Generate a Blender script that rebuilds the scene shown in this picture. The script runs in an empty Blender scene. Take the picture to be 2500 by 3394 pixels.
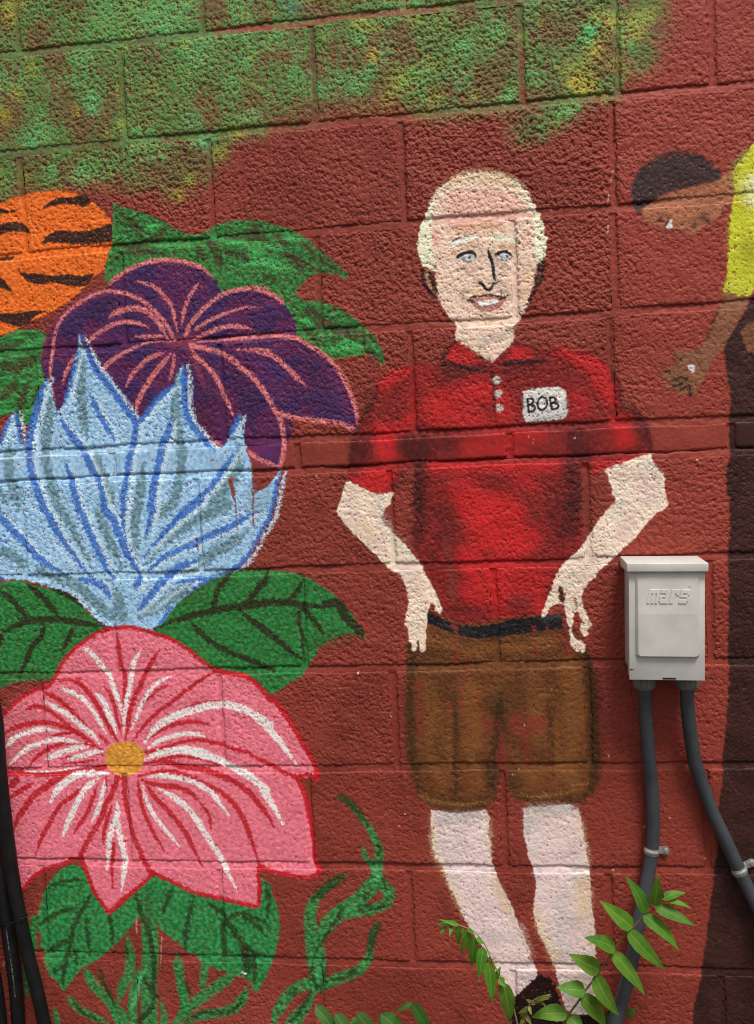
import bpy, bmesh, math, random
import numpy as np
from mathutils import Vector, Matrix, Euler

random.seed(7)
rng = np.random.default_rng(11)
scene = bpy.context.scene
COL = scene.collection

# ------------------------------------------------------------------ camera
ZO = 2.30                                   # ground is z = 0; the wall face is the plane y = 0
CAM = Vector((0.0, -1.72542, -0.88393 + ZO))
ROT = Euler((math.pi / 2 - 0.04882, 0.04758, 0.13747), 'XYZ')
FPX, PW, PH = 2883.82, 2500.0, 3394.0
cd = bpy.data.cameras.new("camera")
cam = bpy.data.objects.new("camera", cd); COL.objects.link(cam)
cam.location = CAM; cam.rotation_euler = ROT
cd.sensor_fit = 'HORIZONTAL'; cd.sensor_width = 36.0; cd.lens = 36.0 * FPX / PW
cd.clip_start = 0.01; cd.clip_end = 500.0
scene.camera = cam

# ------------------------------------------------------------------ overcast daylight
SUN_EL, SUN_AZ = math.radians(64), math.radians(34)     # azimuth measured from straight in front of the wall to the right
w = bpy.data.worlds.new("World"); scene.world = w; w.use_nodes = True
nt = w.node_tree; nt.nodes.clear()
sky = nt.nodes.new('ShaderNodeTexSky'); sky.sky_type = 'NISHITA'; sky.sun_disc = False
sky.sun_elevation = SUN_EL; sky.sun_rotation = math.radians(180) - SUN_AZ
sky.dust_density = 4.0; sky.air_density = 1.0; sky.ozone_density = 1.0
hs = nt.nodes.new('ShaderNodeHueSaturation'); hs.inputs['Saturation'].default_value = 0.18
bg = nt.nodes.new('ShaderNodeBackground'); bg.inputs['Strength'].default_value = 0.055
wo = nt.nodes.new('ShaderNodeOutputWorld')
nt.links.new(sky.outputs[0], hs.inputs['Color']); nt.links.new(hs.outputs[0], bg.inputs['Color'])
nt.links.new(bg.outputs[0], wo.inputs['Surface'])
sl = bpy.data.lights.new("sun", 'SUN'); sl.energy = 1.5; sl.angle = math.radians(18); sl.color = (1.0, 0.975, 0.94)
so = bpy.data.objects.new("sun", sl); COL.objects.link(so)
dvec = Vector((math.sin(SUN_AZ) * math.cos(SUN_EL), -math.cos(SUN_AZ) * math.cos(SUN_EL), math.sin(SUN_EL)))
so.rotation_euler = (-dvec).to_track_quat('-Z', 'Y').to_euler(); so.location = (2, -4, 6)
vs = scene.view_settings
vs.view_transform = 'Standard'; vs.look = 'None'; vs.gamma = 1.0; vs.use_curve_mapping = False
vs.exposure = 1.12
scene.render.engine = 'CYCLES'; scene.cycles.filter_width = 1.0

# ------------------------------------------------------------------ helpers
RM = ROT.to_matrix()
RMn = np.array(RM)
TILE = {k: v for k, v in zip("ABCDEFGHIJKL", [(x, y, 1652 / 900) for y in (0, 800, 1650, 2494) for x in (0, 800, 1600)])}
TILE.update(M=(1350, 540, 3.304), N=(1350, 900, 1652 / 600), O=(2000, 400, 3.304), Q=(2040, 1840, 4.13),
            P=(2100, 2780, 4.13), R=(0, 2350, 2.148), S=(1000, 3100, 3.304), Z=(0, 0, 1.0))

def survey(u, v, depth=0.0):
    """point that stands 'depth' metres off the wall face, from its surveyed photo coordinates"""
    d = RMn @ np.array([(u - PW / 2) / FPX, -(v - PH / 2) / FPX, -1.0])
    t = (-depth - CAM.y) / d[1]
    return np.array([CAM.x, CAM.y, CAM.z]) + d * t

def px(s):
    out = []; t = None
    for tok in s.split():
        if ':' in tok:
            t = TILE[tok[0]]; tok = tok[2:]
        a, b = tok.split(',')
        out.append((t[0] + float(a) / t[2], t[1] + float(b) / t[2]))
    return out

def wall_pts(s):
    return np.array([survey(u, v)[[0, 2]] for u, v in px(s)])

def pts3(s, depths):
    p = px(s)
    if not isinstance(depths, (list, tuple)): depths = [depths] * len(p)
    if len(depths) != len(p):
        depths = np.interp(np.linspace(0, 1, len(p)), np.linspace(0, 1, len(depths)), depths)
    return [Vector(survey(u, v, d)) for (u, v), d in zip(p, depths)]

def spline(P, closed=False, n=6, corner=62):
    P = np.asarray(P, float); N = len(P)
    if N < 3: return np.array([P[0] + (P[-1] - P[0]) * t for t in np.linspace(0, 1, n + 1)])
    T = np.zeros_like(P)
    for i in range(N):
        if not closed and i in (0, N - 1):
            T[i] = (P[1] - P[0]) if i == 0 else (P[-1] - P[-2]); continue
        a, b, c = P[i - 1], P[i], P[(i + 1) % N]
        u1, u2 = b - a, c - b
        l1, l2 = np.linalg.norm(u1) + 1e-9, np.linalg.norm(u2) + 1e-9
        ca = np.dot(u1, u2) / l1 / l2
        T[i] = 0 if ca < math.cos(math.radians(corner)) else (u1 / l1 + u2 / l2) * 0.5 * min(l1, l2)
    out = []
    for i in range(N if closed else N - 1):
        p0, p1, m0, m1 = P[i], P[(i + 1) % N], T[i], T[(i + 1) % N]
        for t in np.linspace(0, 1, n, endpoint=False):
            t2, t3 = t * t, t * t * t
            out.append((2 * t3 - 3 * t2 + 1) * p0 + (t3 - 2 * t2 + t) * m0 + (-2 * t3 + 3 * t2) * p1 + (t3 - t2) * m1)
    if not closed: out.append(P[-1])
    return np.array(out)

# ------------------------------------------------------------------ noise fields on the wall (1.3 mm texels)
X0, X1, Z0, Z1 = -1.64, 0.98, 0.0, ZO + 0.56
TX = 0.0013
NX, NZ = int((X1 - X0) / TX), int((Z1 - Z0) / TX)
_kx = np.fft.rfftfreq(NX, TX)[None, :]; _kz = np.fft.fftfreq(NZ, TX)[:, None]
_k2 = _kx ** 2 + _kz ** 2

def band(lam, wide=1.0, ax=1.0):
    """band-passed noise with wavelength lam metres, unit deviation"""
    f = np.fft.rfft2(rng.standard_normal((NZ, NX)).astype(np.float32))
    k2 = _k2 if ax == 1.0 else (_kx * ax) ** 2 + _kz ** 2
    s = (k2 * lam * lam)
    f *= s * np.exp(-s * wide)
    n = np.fft.irfft2(f, s=(NZ, NX)).astype(np.float32)
    return n / n.std()

def low(lam, ax=1.0, az=1.0):
    f = np.fft.rfft2(rng.standard_normal((NZ, NX)).astype(np.float32))
    f *= np.exp(-((_kx * ax) ** 2 + (_kz * az) ** 2) * lam * lam)
    n = np.fft.irfft2(f, s=(NZ, NX)).astype(np.float32)
    return n / n.std()

def gauss(a, sig):
    f = np.fft.rfft2(a.astype(np.float32)) * np.exp(-2 * (math.pi * sig) ** 2 * _k2)
    return np.fft.irfft2(f, s=(NZ, NX)).astype(np.float32)

def sstep(a, b, x):
    t = np.clip((x - a) / (b - a), 0, 1); return t * t * (3 - 2 * t)

gx = (np.arange(NX) + 0.5) * TX + X0
gz = (np.arange(NZ) + 0.5) * TX + Z0
n_fine = band(0.0065); n_mid = band(0.016); n_tiny = band(0.0042)
n_blotch = low(0.055); n_big = low(0.16); n_huge = low(0.45)
n_streak = low(0.010, ax=3.2, az=0.8)       # horizontal brush grain
n_vert = low(0.010, ax=0.8, az=3.2)
raw = 0.62 * band(0.0090, ax=0.8) + 0.45 * n_fine + 0.45 * band(0.017, ax=0.85) + 0.34 * n_tiny
_c1, _c2 = band(0.016, ax=0.75), band(0.010, ax=0.8)          # crevices between the aggregate grains
raw -= 1.5 * np.exp(-(_c1 / 0.17) ** 2) * sstep(-0.5, 0.9, band(0.035)) + 1.1 * np.exp(-(_c2 / 0.15) ** 2) * sstep(-0.2, 1.0, band(0.03))
raw -= raw.mean(); raw /= raw.std()
rank = 1 / (1 + np.exp(-1.7 * raw))          # 0 deepest pit .. 1 highest grain
Hm = -np.log1p(np.exp(-2.2 * (raw - 0.25))) / 2.2        # flat worn tops, deep pits
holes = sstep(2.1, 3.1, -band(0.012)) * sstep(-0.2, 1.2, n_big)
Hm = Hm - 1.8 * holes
Hm -= Hm.mean()

# courses: z = a*x + b on the joint centre line, as the wall was laid
JOINT = [(-0.0122, -0.0041), (-0.0097, -0.2008), (-0.0047, -0.4074), (-0.0020, -0.6065), (-0.0046, -0.8177),
         (-0.0040, -0.8798), (-0.0001, -1.0811), (0.0057, -1.2842), (0.0088, -1.4883), (0.0027, -1.6961), (0.0068, -1.8983)]
JOINT = [(-0.014, 0.401), (-0.013, 0.1985)] + JOINT + [(0.006, -2.1020)]
VERT = [[-0.944, -0.549, -0.145, 0.262], [-0.74, -0.335, 0.068], [-0.944, -0.549, -0.145, 0.262], [-0.725, -0.329, 0.076, 0.252, 0.425],
        [-0.551, -0.160, 0.239], [-0.752, -0.340, 0.048, 0.236], [-0.551, -0.161, 0.223], [-0.795, -0.399, 0.025, 0.440],
        [-1.006, -0.617, -0.215, 0.168], [-0.817, -0.407, -0.017, 0.392], [-0.991, -0.592, -0.226, 0.157],
        [-0.813, -0.413, -0.016, 0.375], [-1.016, -0.615, -0.213, 0.185], [-0.82, -0.41, -0.01, 0.392],
        [-1.01, -0.61, -0.21, 0.19]]
def jz(k, x):
    if k < 0: return np.full_like(np.asarray(x, float), Z1)
    if k >= len(JOINT): return np.full_like(np.asarray(x, float), Z0)
    a, b = JOINT[k]
    return a * np.asarray(x, float) + b + ZO + 0.0012 * np.sin(np.asarray(x, float) * 9 + k * 2.1) + 0.0008 * np.sin(np.asarray(x, float) * 31 + k)

# roughness of the face: thin course nearly smooth, heavier paint low down and at the right
AMP = np.ones((NZ, NX), np.float32)
zz = gz[:, None] - ZO
thin_top, thin_bot = -0.0046 * gx[None, :] - 0.8177, -0.0040 * gx[None, :] - 0.8798
in_thin = sstep(-0.004, 0.004, thin_top - zz) * sstep(-0.004, 0.004, zz - thin_bot)
AMP *= 1 - 0.42 * sstep(-0.9, -1.9, zz)
AMP *= 1 - 0.34 * sstep(0.22, 0.30, gx[None, :]) * sstep(-1.0, -0.5, zz)
AMP *= 1 + 0.16 * n_huge * 0.6
AMP *= 1 - 0.78 * in_thin
AMP *= 1 + 0.22 * sstep(-1.1, -0.4, zz)
AMP = np.clip(AMP, 0.12, 1.6)
for _r in range(len(JOINT) + 1):                # every block came out of its mould a little different
    _v = VERT[min(_r, len(VERT) - 1)]; _xs = [X0] + sorted(_v) + [X1]
    for _a, _b in zip(_xs[:-1], _xs[1:]):
        _zt, _zb = float(jz(_r - 1, (_a + _b) / 2)), float(jz(_r, (_a + _b) / 2))
        AMP[max(0, int((_zb - Z0) / TX)):max(0, int((_zt - Z0) / TX)), max(0, int((_a - X0) / TX)):int((_b - X0) / TX)] *= random.uniform(0.78, 1.14)
AMP *= 1 - 0.42 * sstep(0.5, 1.8, low(0.05) + 0.5 * low(0.02))          # smears where thick paint filled the pores
THICK = np.zeros((NZ, NX), np.float32)       # build-up of the mural paint

def samp(field, x, z):
    fx = np.clip((x - X0) / TX - 0.5, 0, NX - 1.001); fz = np.clip((z - Z0) / TX - 0.5, 0, NZ - 1.001)
    ix, iz = fx.astype(int), fz.astype(int); ax, az = fx - ix, fz - iz
    return (field[iz, ix] * (1 - ax) * (1 - az) + field[iz, ix + 1] * ax * (1 - az)
            + field[iz + 1, ix] * (1 - ax) * az + field[iz + 1, ix + 1] * ax * az)

# ------------------------------------------------------------------ the mural: paint laid on the wall, layer by layer
def lin(c):
    c = np.asarray(c, float) / 255.0
    return np.where(c <= 0.04045, c / 12.92, ((c + 0.055) / 1.055) ** 2.4)

IMG = np.zeros((NZ, NX, 3), np.float32)
def lerp_all(m, c):
    IMG[:] = IMG + (lin(c).astype(np.float32) - IMG) * m[..., None]

RED = (140, 58, 46)
IMG[:] = lin(RED)
lerp_all(0.55 * sstep(-0.2, 1.6, n_big), (120, 48, 37))
lerp_all(0.50 * sstep(0.0, 1.7, n_huge), (152, 66, 53))
lerp_all(0.30 * sstep(0.2, 2.0, n_blotch), (120, 48, 38))
lerp_all(0.22 * sstep(0.6, 2.2, n_vert + 0.6 * n_blotch), (98, 40, 33))
lerp_all(0.20 * sstep(1.0, 2.4, low(0.012, ax=1.0, az=9.0)), (152, 78, 64))     # faded runs of rain
# the right hand strip was rolled again with a fresher coat
lerp_all(0.65 * sstep(0.20, 0.27, gx[None, :] + 0.012 * n_mid) * sstep(-2.2, -0.2, zz), (160, 66, 52))

def box_idx(x0, x1, z0, z1, pad):
    i0 = max(0, int((x0 - pad - X0) / TX)); i1 = min(NX, int((x1 + pad - X0) / TX) + 2)
    j0 = max(0, int((z0 - pad - Z0) / TX)); j1 = min(NZ, int((z1 + pad - Z0) / TX) + 2)
    return i0, i1, j0, j1

def blur(m, r):
    r = int(round(r))
    if r < 1: return m
    for _ in range(2):
        for axis in (0, 1):
            pad = [(0, 0), (0, 0)]; pad[axis] = (r + 1, r)
            c = np.cumsum(np.pad(m, pad, mode='edge'), axis=axis)
            n = m.shape[axis]; k = 2 * r + 1
            m = (np.take(c, np.arange(k, k + n), axis=axis) - np.take(c, np.arange(0, n), axis=axis)) / k
    return m

def lay(sl_, m, c, op, dry, c2, field, var):
    if dry > 0:
        dry *= 0.6; wd_ = min(0.11, dry * 0.8)
        m = m * sstep(dry - wd_, dry + wd_, rank[sl_])
    m = np.clip(m * op, 0, 1)
    L = lin(c).astype(np.float32)[None, None, :]
    if c2 is not None:
        f = {'b': n_blotch, 'm': n_mid, 's': n_streak, 'f': n_fine, 'g': n_big, 'v': n_vert}[field][sl_]
        t = sstep(-0.9, 0.9, f)[..., None]
        L = L + (lin(c2).astype(np.float32) - L) * t
    L = L * (1 + var * (0.6 * n_mid[sl_] + 0.4 * n_streak[sl_]))[..., None]
    IMG[sl_] = IMG[sl_] + (np.clip(L, 0.003, 0.9) - IMG[sl_]) * m[..., None]

def poly_mask(P, sl_, i0, i1, j0, j1):
    xs = (P[:, 0] - X0) / TX - 0.5 - i0; ys = (P[:, 1] - Z0) / TX - 0.5 - j0
    W_, H_ = i1 - i0, j1 - j0
    xa, ya, xb, yb = xs, ys, np.roll(xs, -1), np.roll(ys, -1)
    rows = np.arange(H_)[:, None]
    flag = (ya[None] <= rows) != (yb[None] <= rows)
    r, e = np.nonzero(flag)
    xc = xa[e] + (r - ya[e]) * (xb[e] - xa[e]) / (yb[e] - ya[e])
    c = np.clip(np.ceil(xc), 0, W_).astype(int)
    d = np.zeros((H_, W_ + 1), np.int32); np.add.at(d, (r, c), 1)
    return (np.cumsum(d, 1)[:, :W_] % 2).astype(np.float32)

def fill(s, c, op=1.0, soft=0.0, rough=1.0, dry=0.06, c2=None, field='b', var=0.06, pts=None, corner=62):
    P = wall_pts(s) if pts is None else pts
    P = spline(P, True, 6, corner)
    pad = 0.012 + soft * 2.2
    i0, i1, j0, j1 = box_idx(P[:, 0].min(), P[:, 0].max(), P[:, 1].min(), P[:, 1].max(), pad)
    if i1 - i0 < 2 or j1 - j0 < 2: return
    sl_ = (slice(j0, j1), slice(i0, i1))
    m = poly_mask(P, sl_, i0, i1, j0, j1)
    if rough > 0:
        k = rough * 0.0015 / TX
        dj = np.clip(np.arange(j1 - j0)[:, None] + np.rint(k * (n_fine[sl_] + 0.5 * n_mid[sl_])).astype(int), 0, j1 - j0 - 1)
        di = np.clip(np.arange(i1 - i0)[None, :] + np.rint(k * (n_mid[sl_] - 0.6 * n_tiny[sl_])).astype(int), 0, i1 - i0 - 1)
        m = m[dj, di]
    m = blur(m, max(1, soft / TX))
    if soft <= 0.004: m = sstep(0.15, 0.85, m)
    if soft < 0.006: THICK[sl_] = np.maximum(THICK[sl_], m * op)
    lay(sl_, m, c, op, dry, c2, field, var)

SC = {k: v for k, v in TILE.items()}
def stroke(s, w_, c, op=1.0, taper='both', soft=0.0015, rough=0.0011, dry=0.10, c2=None, field='m', var=0.07, pts=None):
    """brush stroke; w_ is its width in the sketch units of the first tile"""
    sc = TILE[s.strip()[0]][2] if s else 1
    P = wall_pts(s) if pts is None else pts
    P = spline(P, False, 7, 95)
    n = len(P); t = np.linspace(0, 1, n)
    r = np.full(n, w_ / sc * 0.000605 * 0.5)
    if taper == 'both': r = r * np.clip(np.minimum(t / 0.14, (1 - t) / 0.22), 0.22, 1) ** 0.7
    elif taper == 'end': r = r * (0.18 + 0.82 * np.clip((1 - t) / 0.75, 0, 1) ** 0.8)
    elif taper == 'start': r = r * (0.18 + 0.82 * np.clip(t / 0.75, 0, 1) ** 0.8)
    pad = r.max() + 3 * soft + 4 * rough + 0.002
    i0, i1, j0, j1 = box_idx(P[:, 0].min(), P[:, 0].max(), P[:, 1].min(), P[:, 1].max(), pad)
    if i1 - i0 < 2 or j1 - j0 < 2: return
    D = np.full((j1 - j0, i1 - i0), 1.0, np.float32)
    for k in range(n - 1):
        a, b = P[k], P[k + 1]
        q = box_idx(min(a[0], b[0]), max(a[0], b[0]), min(a[1], b[1]), max(a[1], b[1]), pad)
        q0, q1, p0, p1 = max(q[0], i0), min(q[1], i1), max(q[2], j0), min(q[3], j1)
        if q1 <= q0 or p1 <= p0: continue
        xx = gx[q0:q1][None, :]; zz_ = gz[p0:p1][:, None]
        d = b - a; L2 = d @ d + 1e-12
        u = np.clip(((xx - a[0]) * d[0] + (zz_ - a[1]) * d[1]) / L2, 0, 1)
        dd = np.hypot(xx - a[0] - u * d[0], zz_ - a[1] - u * d[1]) - (r[k] + (r[k + 1] - r[k]) * u)
        v = D[p0 - j0:p1 - j0, q0 - i0:q1 - i0]; np.minimum(v, dd, out=v)
    sl_ = (slice(j0, j1), slice(i0, i1))
    D = D + rough * (0.8 * n_fine[sl_] + 0.5 * n_mid[sl_])
    m = sstep(soft, -soft, D)
    lay(sl_, m, c, op, dry, c2, field, var)

def blob(s, r, c, op=1.0, soft=None, **k):
    p = px(s)
    sc = TILE[s.strip()[0]][2]
    rr = r / sc * 0.000605
    stroke(s if len(p) > 1 else s + " %s,%s" % tuple(s.split(':')[1].split(',')), 2 * r * 0.55, c, op, taper='none',
           soft=rr * 0.55 if soft is None else soft, **k)

# .... sprayed foliage along the top
OL, GR, LG, YG, YE = (106, 98, 54), (88, 136, 66), (100, 184, 102), (152, 172, 66), (196, 184, 62)
TOPG = ("A:-60,1235 0,1228 140,1175 280,1155 420,1140 560,1128 700,1122 860,1120 960,1150 1010,1200 1060,1245 1110,1195 1190,1120 1270,1050 1340,985 1400,900 1480,800 1560,785 "
        "B:60,800 180,775 300,735 430,700 470,685 620,640 760,640 900,625 1010,665 1120,690 1300,695 1460,660 1560,660 C:170,700 190,800 230,850 300,860 380,840 400,770 480,745 560,700 620,655 "
        "560,620 640,590 720,600 790,585 870,560 880,480 900,420 1000,400 1060,330 1040,280 1110,250 1140,180 1090,120 1100,40 1120,-300 A:-60,-500")
fill(TOPG, OL, 0.92, 0.016, 3.0, 0.24, (100, 98, 54), 'b', 0.10)
_m = np.zeros((NZ, NX), np.float32)
_P = spline(wall_pts(TOPG), True, 6)
_b = box_idx(_P[:, 0].min(), _P[:, 0].max(), _P[:, 1].min(), _P[:, 1].max(), 0.02)
_m[_b[2]:_b[3], _b[0]:_b[1]] = blur(poly_mask(_P, None, *_b), 14)
_g2, _g3, _g4 = low(0.085), low(0.075), low(0.05)
_dry = sstep(0.06, 0.36, rank)
lerp_all(_m * _dry * 0.80 * sstep(-1.1, 0.7, _g2 + 0.12 * n_mid + 0.3 * n_vert), GR)
lerp_all(_m * _dry * 0.45 * sstep(0.6, 2.0, _g3 + 0.10 * n_mid + 0.3 * n_vert), LG)
lerp_all(_m * _dry * 0.50 * sstep(1.0, 2.4, _g4 + 0.10 * n_mid + 0.2 * n_vert), YG)
del _m
for s, r, c, o in [("A:1100,60", 150, LG, .8), ("A:900,90", 170, LG, .75), ("A:640,170", 170, GR, .8), ("A:640,60", 120, LG, .6), ("A:1180,330", 130, LG, .7), ("A:1080,420", 100, GR, .8),
                   ("A:560,640", 70, (90, 190, 120), .8), ("A:260,800", 110, LG, .75), ("A:190,860", 70, (80, 180, 110), .8), ("A:1240,860", 60, (90, 190, 120), .8),
                   ("A:490,1060", 80, LG, .8), ("A:40,1060", 70, GR, .7), ("A:60,100", 60, YE, .6), ("A:40,40", 50, YG, .7), ("A:100,560", 60, YG, .75), ("A:190,420", 50, YG, .7),
                   ("A:20,700", 60, YE, .6), ("A:150,1080", 50, YG, .5), ("A:460,680", 30, YE, .7), ("A:740,760", 50, YG, .7), ("A:1440,810", 50, YG, .85), ("A:1340,920", 60, YG, .8),
                   ("A:1150,1090", 45, YG, .8), ("A:1090,1190", 40, YE, .6), ("A:1000,180", 90, LG, .7), ("A:1480,370", 80, LG, .6), ("A:1170,720", 60, (90, 180, 120), .6),
                   ("A:1560,250", 90, GR, .7), ("A:1550,500", 90, GR, .6), ("B:300,30", 90, (80, 150, 110), .8), ("B:720,140", 60, YG, .85), ("B:730,230", 60, LG, .7), ("B:800,330", 50, YE, .75),
                   ("B:780,420", 50, LG, .7), ("B:960,500", 90, YG, .75), ("B:1050,440", 70, (120, 160, 60), .7), ("B:1180,580", 70, YG, .6), ("B:1340,290", 70, LG, .75), ("B:1400,180", 50, LG, .6),
                   ("B:1540,200", 70, GR, .7), ("B:1620,590", 50, LG, .75), ("B:610,470", 40, (90, 190, 120), .7), ("B:480,300", 60, GR, .7), ("B:1240,90", 100, (120, 140, 60), .6),
                   ("C:100,200", 80, LG, .6), ("C:650,170", 60, (70, 190, 110), .95), ("C:640,230", 50, (80, 200, 110), .9), ("C:700,100", 50, YG, .8), ("C:790,120", 50, YE, .8), ("C:680,300", 60, YE, .8),
                   ("C:920,130", 80, YG, .85), ("C:1010,90", 60, YG, .85), ("C:930,200", 60, YE, .5), ("C:600,420", 90, YG, .75), ("C:560,500", 60, YE, .85), ("C:650,520", 60, YE, .7), ("C:600,555", 30, YE, .9),
                   ("C:800,380", 50, (150, 150, 60), .8), ("C:880,400", 50, (150, 100, 50), .6), ("C:980,370", 60, (96, 110, 60), .7), ("C:160,570", 50, LG, .8), ("C:480,690", 60, (96, 184, 100), .8),
                   ("C:550,650", 45, (96, 184, 100), .8), ("C:390,660", 40, GR, .8), ("C:280,780", 80, (84, 90, 50), .8), ("C:270,480", 50, LG, .5), ("C:520,80", 80, GR, .5)]:
    blob(s, r * 1.25, c, o * 0.85, soft=r * 0.00026, dry=0.28, rough=0.004)
blob("C:235,300 240,480 260,640", 26, (140, 58, 46), .8, dry=0.0)
blob("B:432,180 435,400 445,690", 24, (104, 74, 52), .75, dry=0.0)
blob("C:200,100 190,400", 22, (110, 80, 54), .5, dry=0.0)
for s in ("B:0,170 250,160 400,148 550,105 720,92 1000,72 1200,50", "A:1300,190 1500,172 1640,165"):
    stroke(s, 34, (150, 72, 58), .75, 'none', 0.003, 0.001, 0.0)
for s in ("A:0,345 180,325 420,290 700,262 900,235 1240,195", "A:0,950 200,915 480,880"):
    stroke(s, 26, (96, 112, 74), .6, 'none', 0.003, 0.001, 0.0)

# .... orange striped fruit
OR = (240, 104, 30)
fill("A:-60,1260 0,1240 80,1205 180,1180 290,1160 400,1160 480,1185 580,1240 640,1300 680,1350 690,1400 688,1460 665,1530 D:668,40 655,90 630,170 570,215 500,290 400,380 330,420 200,480 120,525 60,555 0,575 -60,590", OR, c2=(244, 122, 44), field='m')
BK = (42, 29, 25)
for s in ["A:245,1280 290,1235 340,1205 430,1200 500,1190 545,1210 550,1240 510,1258 440,1245 370,1240 300,1258",
          "A:-40,1260 0,1265 50,1277 115,1265 100,1285 40,1297 -40,1295", "A:-40,1370 0,1365 60,1350 130,1355 170,1390 188,1425 140,1408 70,1410 0,1430 -40,1440",
          "A:245,1480 290,1430 350,1400 440,1405 540,1400 610,1380 682,1355 687,1410 685,1465 600,1480 500,1488 400,1480 320,1475",
          "A:-40,1560 0,1563 50,1560 95,1555 70,1578 0,1588 -40,1590", "D:92,160 150,190 230,195 320,205 420,200 500,210 575,188 550,240 520,272 430,270 330,255 240,262 180,250 140,215",
          "D:-40,210 0,225 40,250 70,285 82,315 45,300 0,285 -40,280", "D:-40,430 60,440 130,430 210,420 292,424 220,455 180,495 110,520 50,500 -40,470", "D:-40,570 0,578 52,562 30,590 -40,600", "D:30,365 42,360 52,372 40,382"]:
    fill(s, BK, 0.98, rough=0.6, dry=0.10)

# .... leaves behind the purple flower
LGN, LBR, LDK = (44, 112, 52), (62, 152, 76), (60, 64, 36)
fill("A:690,1222 730,1250 790,1275 880,1300 980,1340 1050,1380 1130,1420 1190,1428 1250,1410 1300,1370 1400,1345 1500,1338 1600,1342 B:120,1345 230,1370 330,1410 420,1470 500,1540 560,1590 "
     "E:520,75 560,110 610,165 640,205 652,228 560,195 470,187 420,210 370,255 320,330 400,362 500,366 580,400 680,460 760,530 820,600 860,670 872,757 830,730 800,682 740,690 650,702 575,717 520,690 420,640 300,590 0,500 "
     "D:900,420 650,260 640,180 655,80 A:650,1580 680,1480 690,1350", LGN, dry=0.16, c2=(54, 134, 62), field='m', var=0.12)
for s, w_ in [("A:1540,1340 1560,1420 1500,1500 1480,1580", 50), ("A:1270,1460 1320,1540 1340,1640", 60), ("B:30,1400 110,1440 180,1520", 60), ("B:200,1420 260,1480 300,1560 320,1640", 50),
              ("B:60,1480 0,1560", 40), ("B:320,1440 400,1500 450,1580", 46), ("A:760,1500 900,1460 1000,1450", 30), ("A:800,1330 840,1390 860,1450", 40), ("A:1000,1380 960,1440 910,1500", 44),
              ("D:760,60 860,70 960,40", 40), ("D:1200,40 1240,120", 50), ("E:250,60 330,110 380,180", 50), ("E:470,90 540,150 600,180", 40), ("E:120,200 220,240", 40),
              ("E:390,420 450,440 480,540", 70), ("E:480,480 560,530 690,600", 60), ("E:620,520 720,560 800,590", 50), ("E:560,590 580,650", 40), ("E:730,600 770,660 830,720", 40), ("A:1230,1470 1400,1450 1600,1400", 26), ("A:700,1480 860,1520 1000,1560", 30), ("B:0,1440 160,1470 320,1560 470,1640", 34), ("A:1360,1520 1480,1560 1600,1640", 36), ("E:300,120 420,170 560,190", 24), ("E:420,440 560,500 720,610 840,700", 30), ("A:720,1290 820,1400", 40), ("D:680,120 800,40 960,10", 30), ("E:380,500 420,560 480,620", 40)]:
    stroke(s, w_ * 0.85, LDK, 0.9, 'both', 0.004, 0.002, 0.15)
for s, w_ in [("A:1250,1440 1400,1470 1600,1500", 24), ("B:0,1500 150,1490 300,1530", 34), ("B:60,1560 200,1600 330,1640", 30), ("B:250,1440 400,1470", 24), ("E:0,140 150,130 260,180", 36), ("E:20,60 140,70", 30),
              ("E:520,660 640,640 760,640", 46), ("E:360,470 430,500", 30), ("E:620,600 700,650", 30), ("A:900,1390 960,1370", 40), ("A:1180,1490 1080,1490 900,1490", 20)]:
    stroke(s, w_, (74, 190, 100), 0.75, 'both', 0.004, 0.002, 0.34)
fill("D:-60,600 0,590 60,555 120,537 200,535 270,545 285,580 260,640 250,700 255,780 270,850 250,900 235,960 210,1040 190,1112 150,1115 110,1085 95,1035 60,1050 0,1070 -60,1080", LGN, dry=0.13, c2=LBR, field='s', var=0.12)
for s, w_ in [("D:0,745 90,770 160,740 230,700", 60), ("D:0,660 60,640", 40), ("D:100,870 60,910 0,960", 50), ("D:170,860 140,950 110,1030", 40), ("D:140,600 60,650", 30), ("D:230,880 200,980", 30)]:
    stroke(s, w_ * 1.25, LDK, 0.92, 'both', 0.005, 0.002, 0.22)

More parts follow.
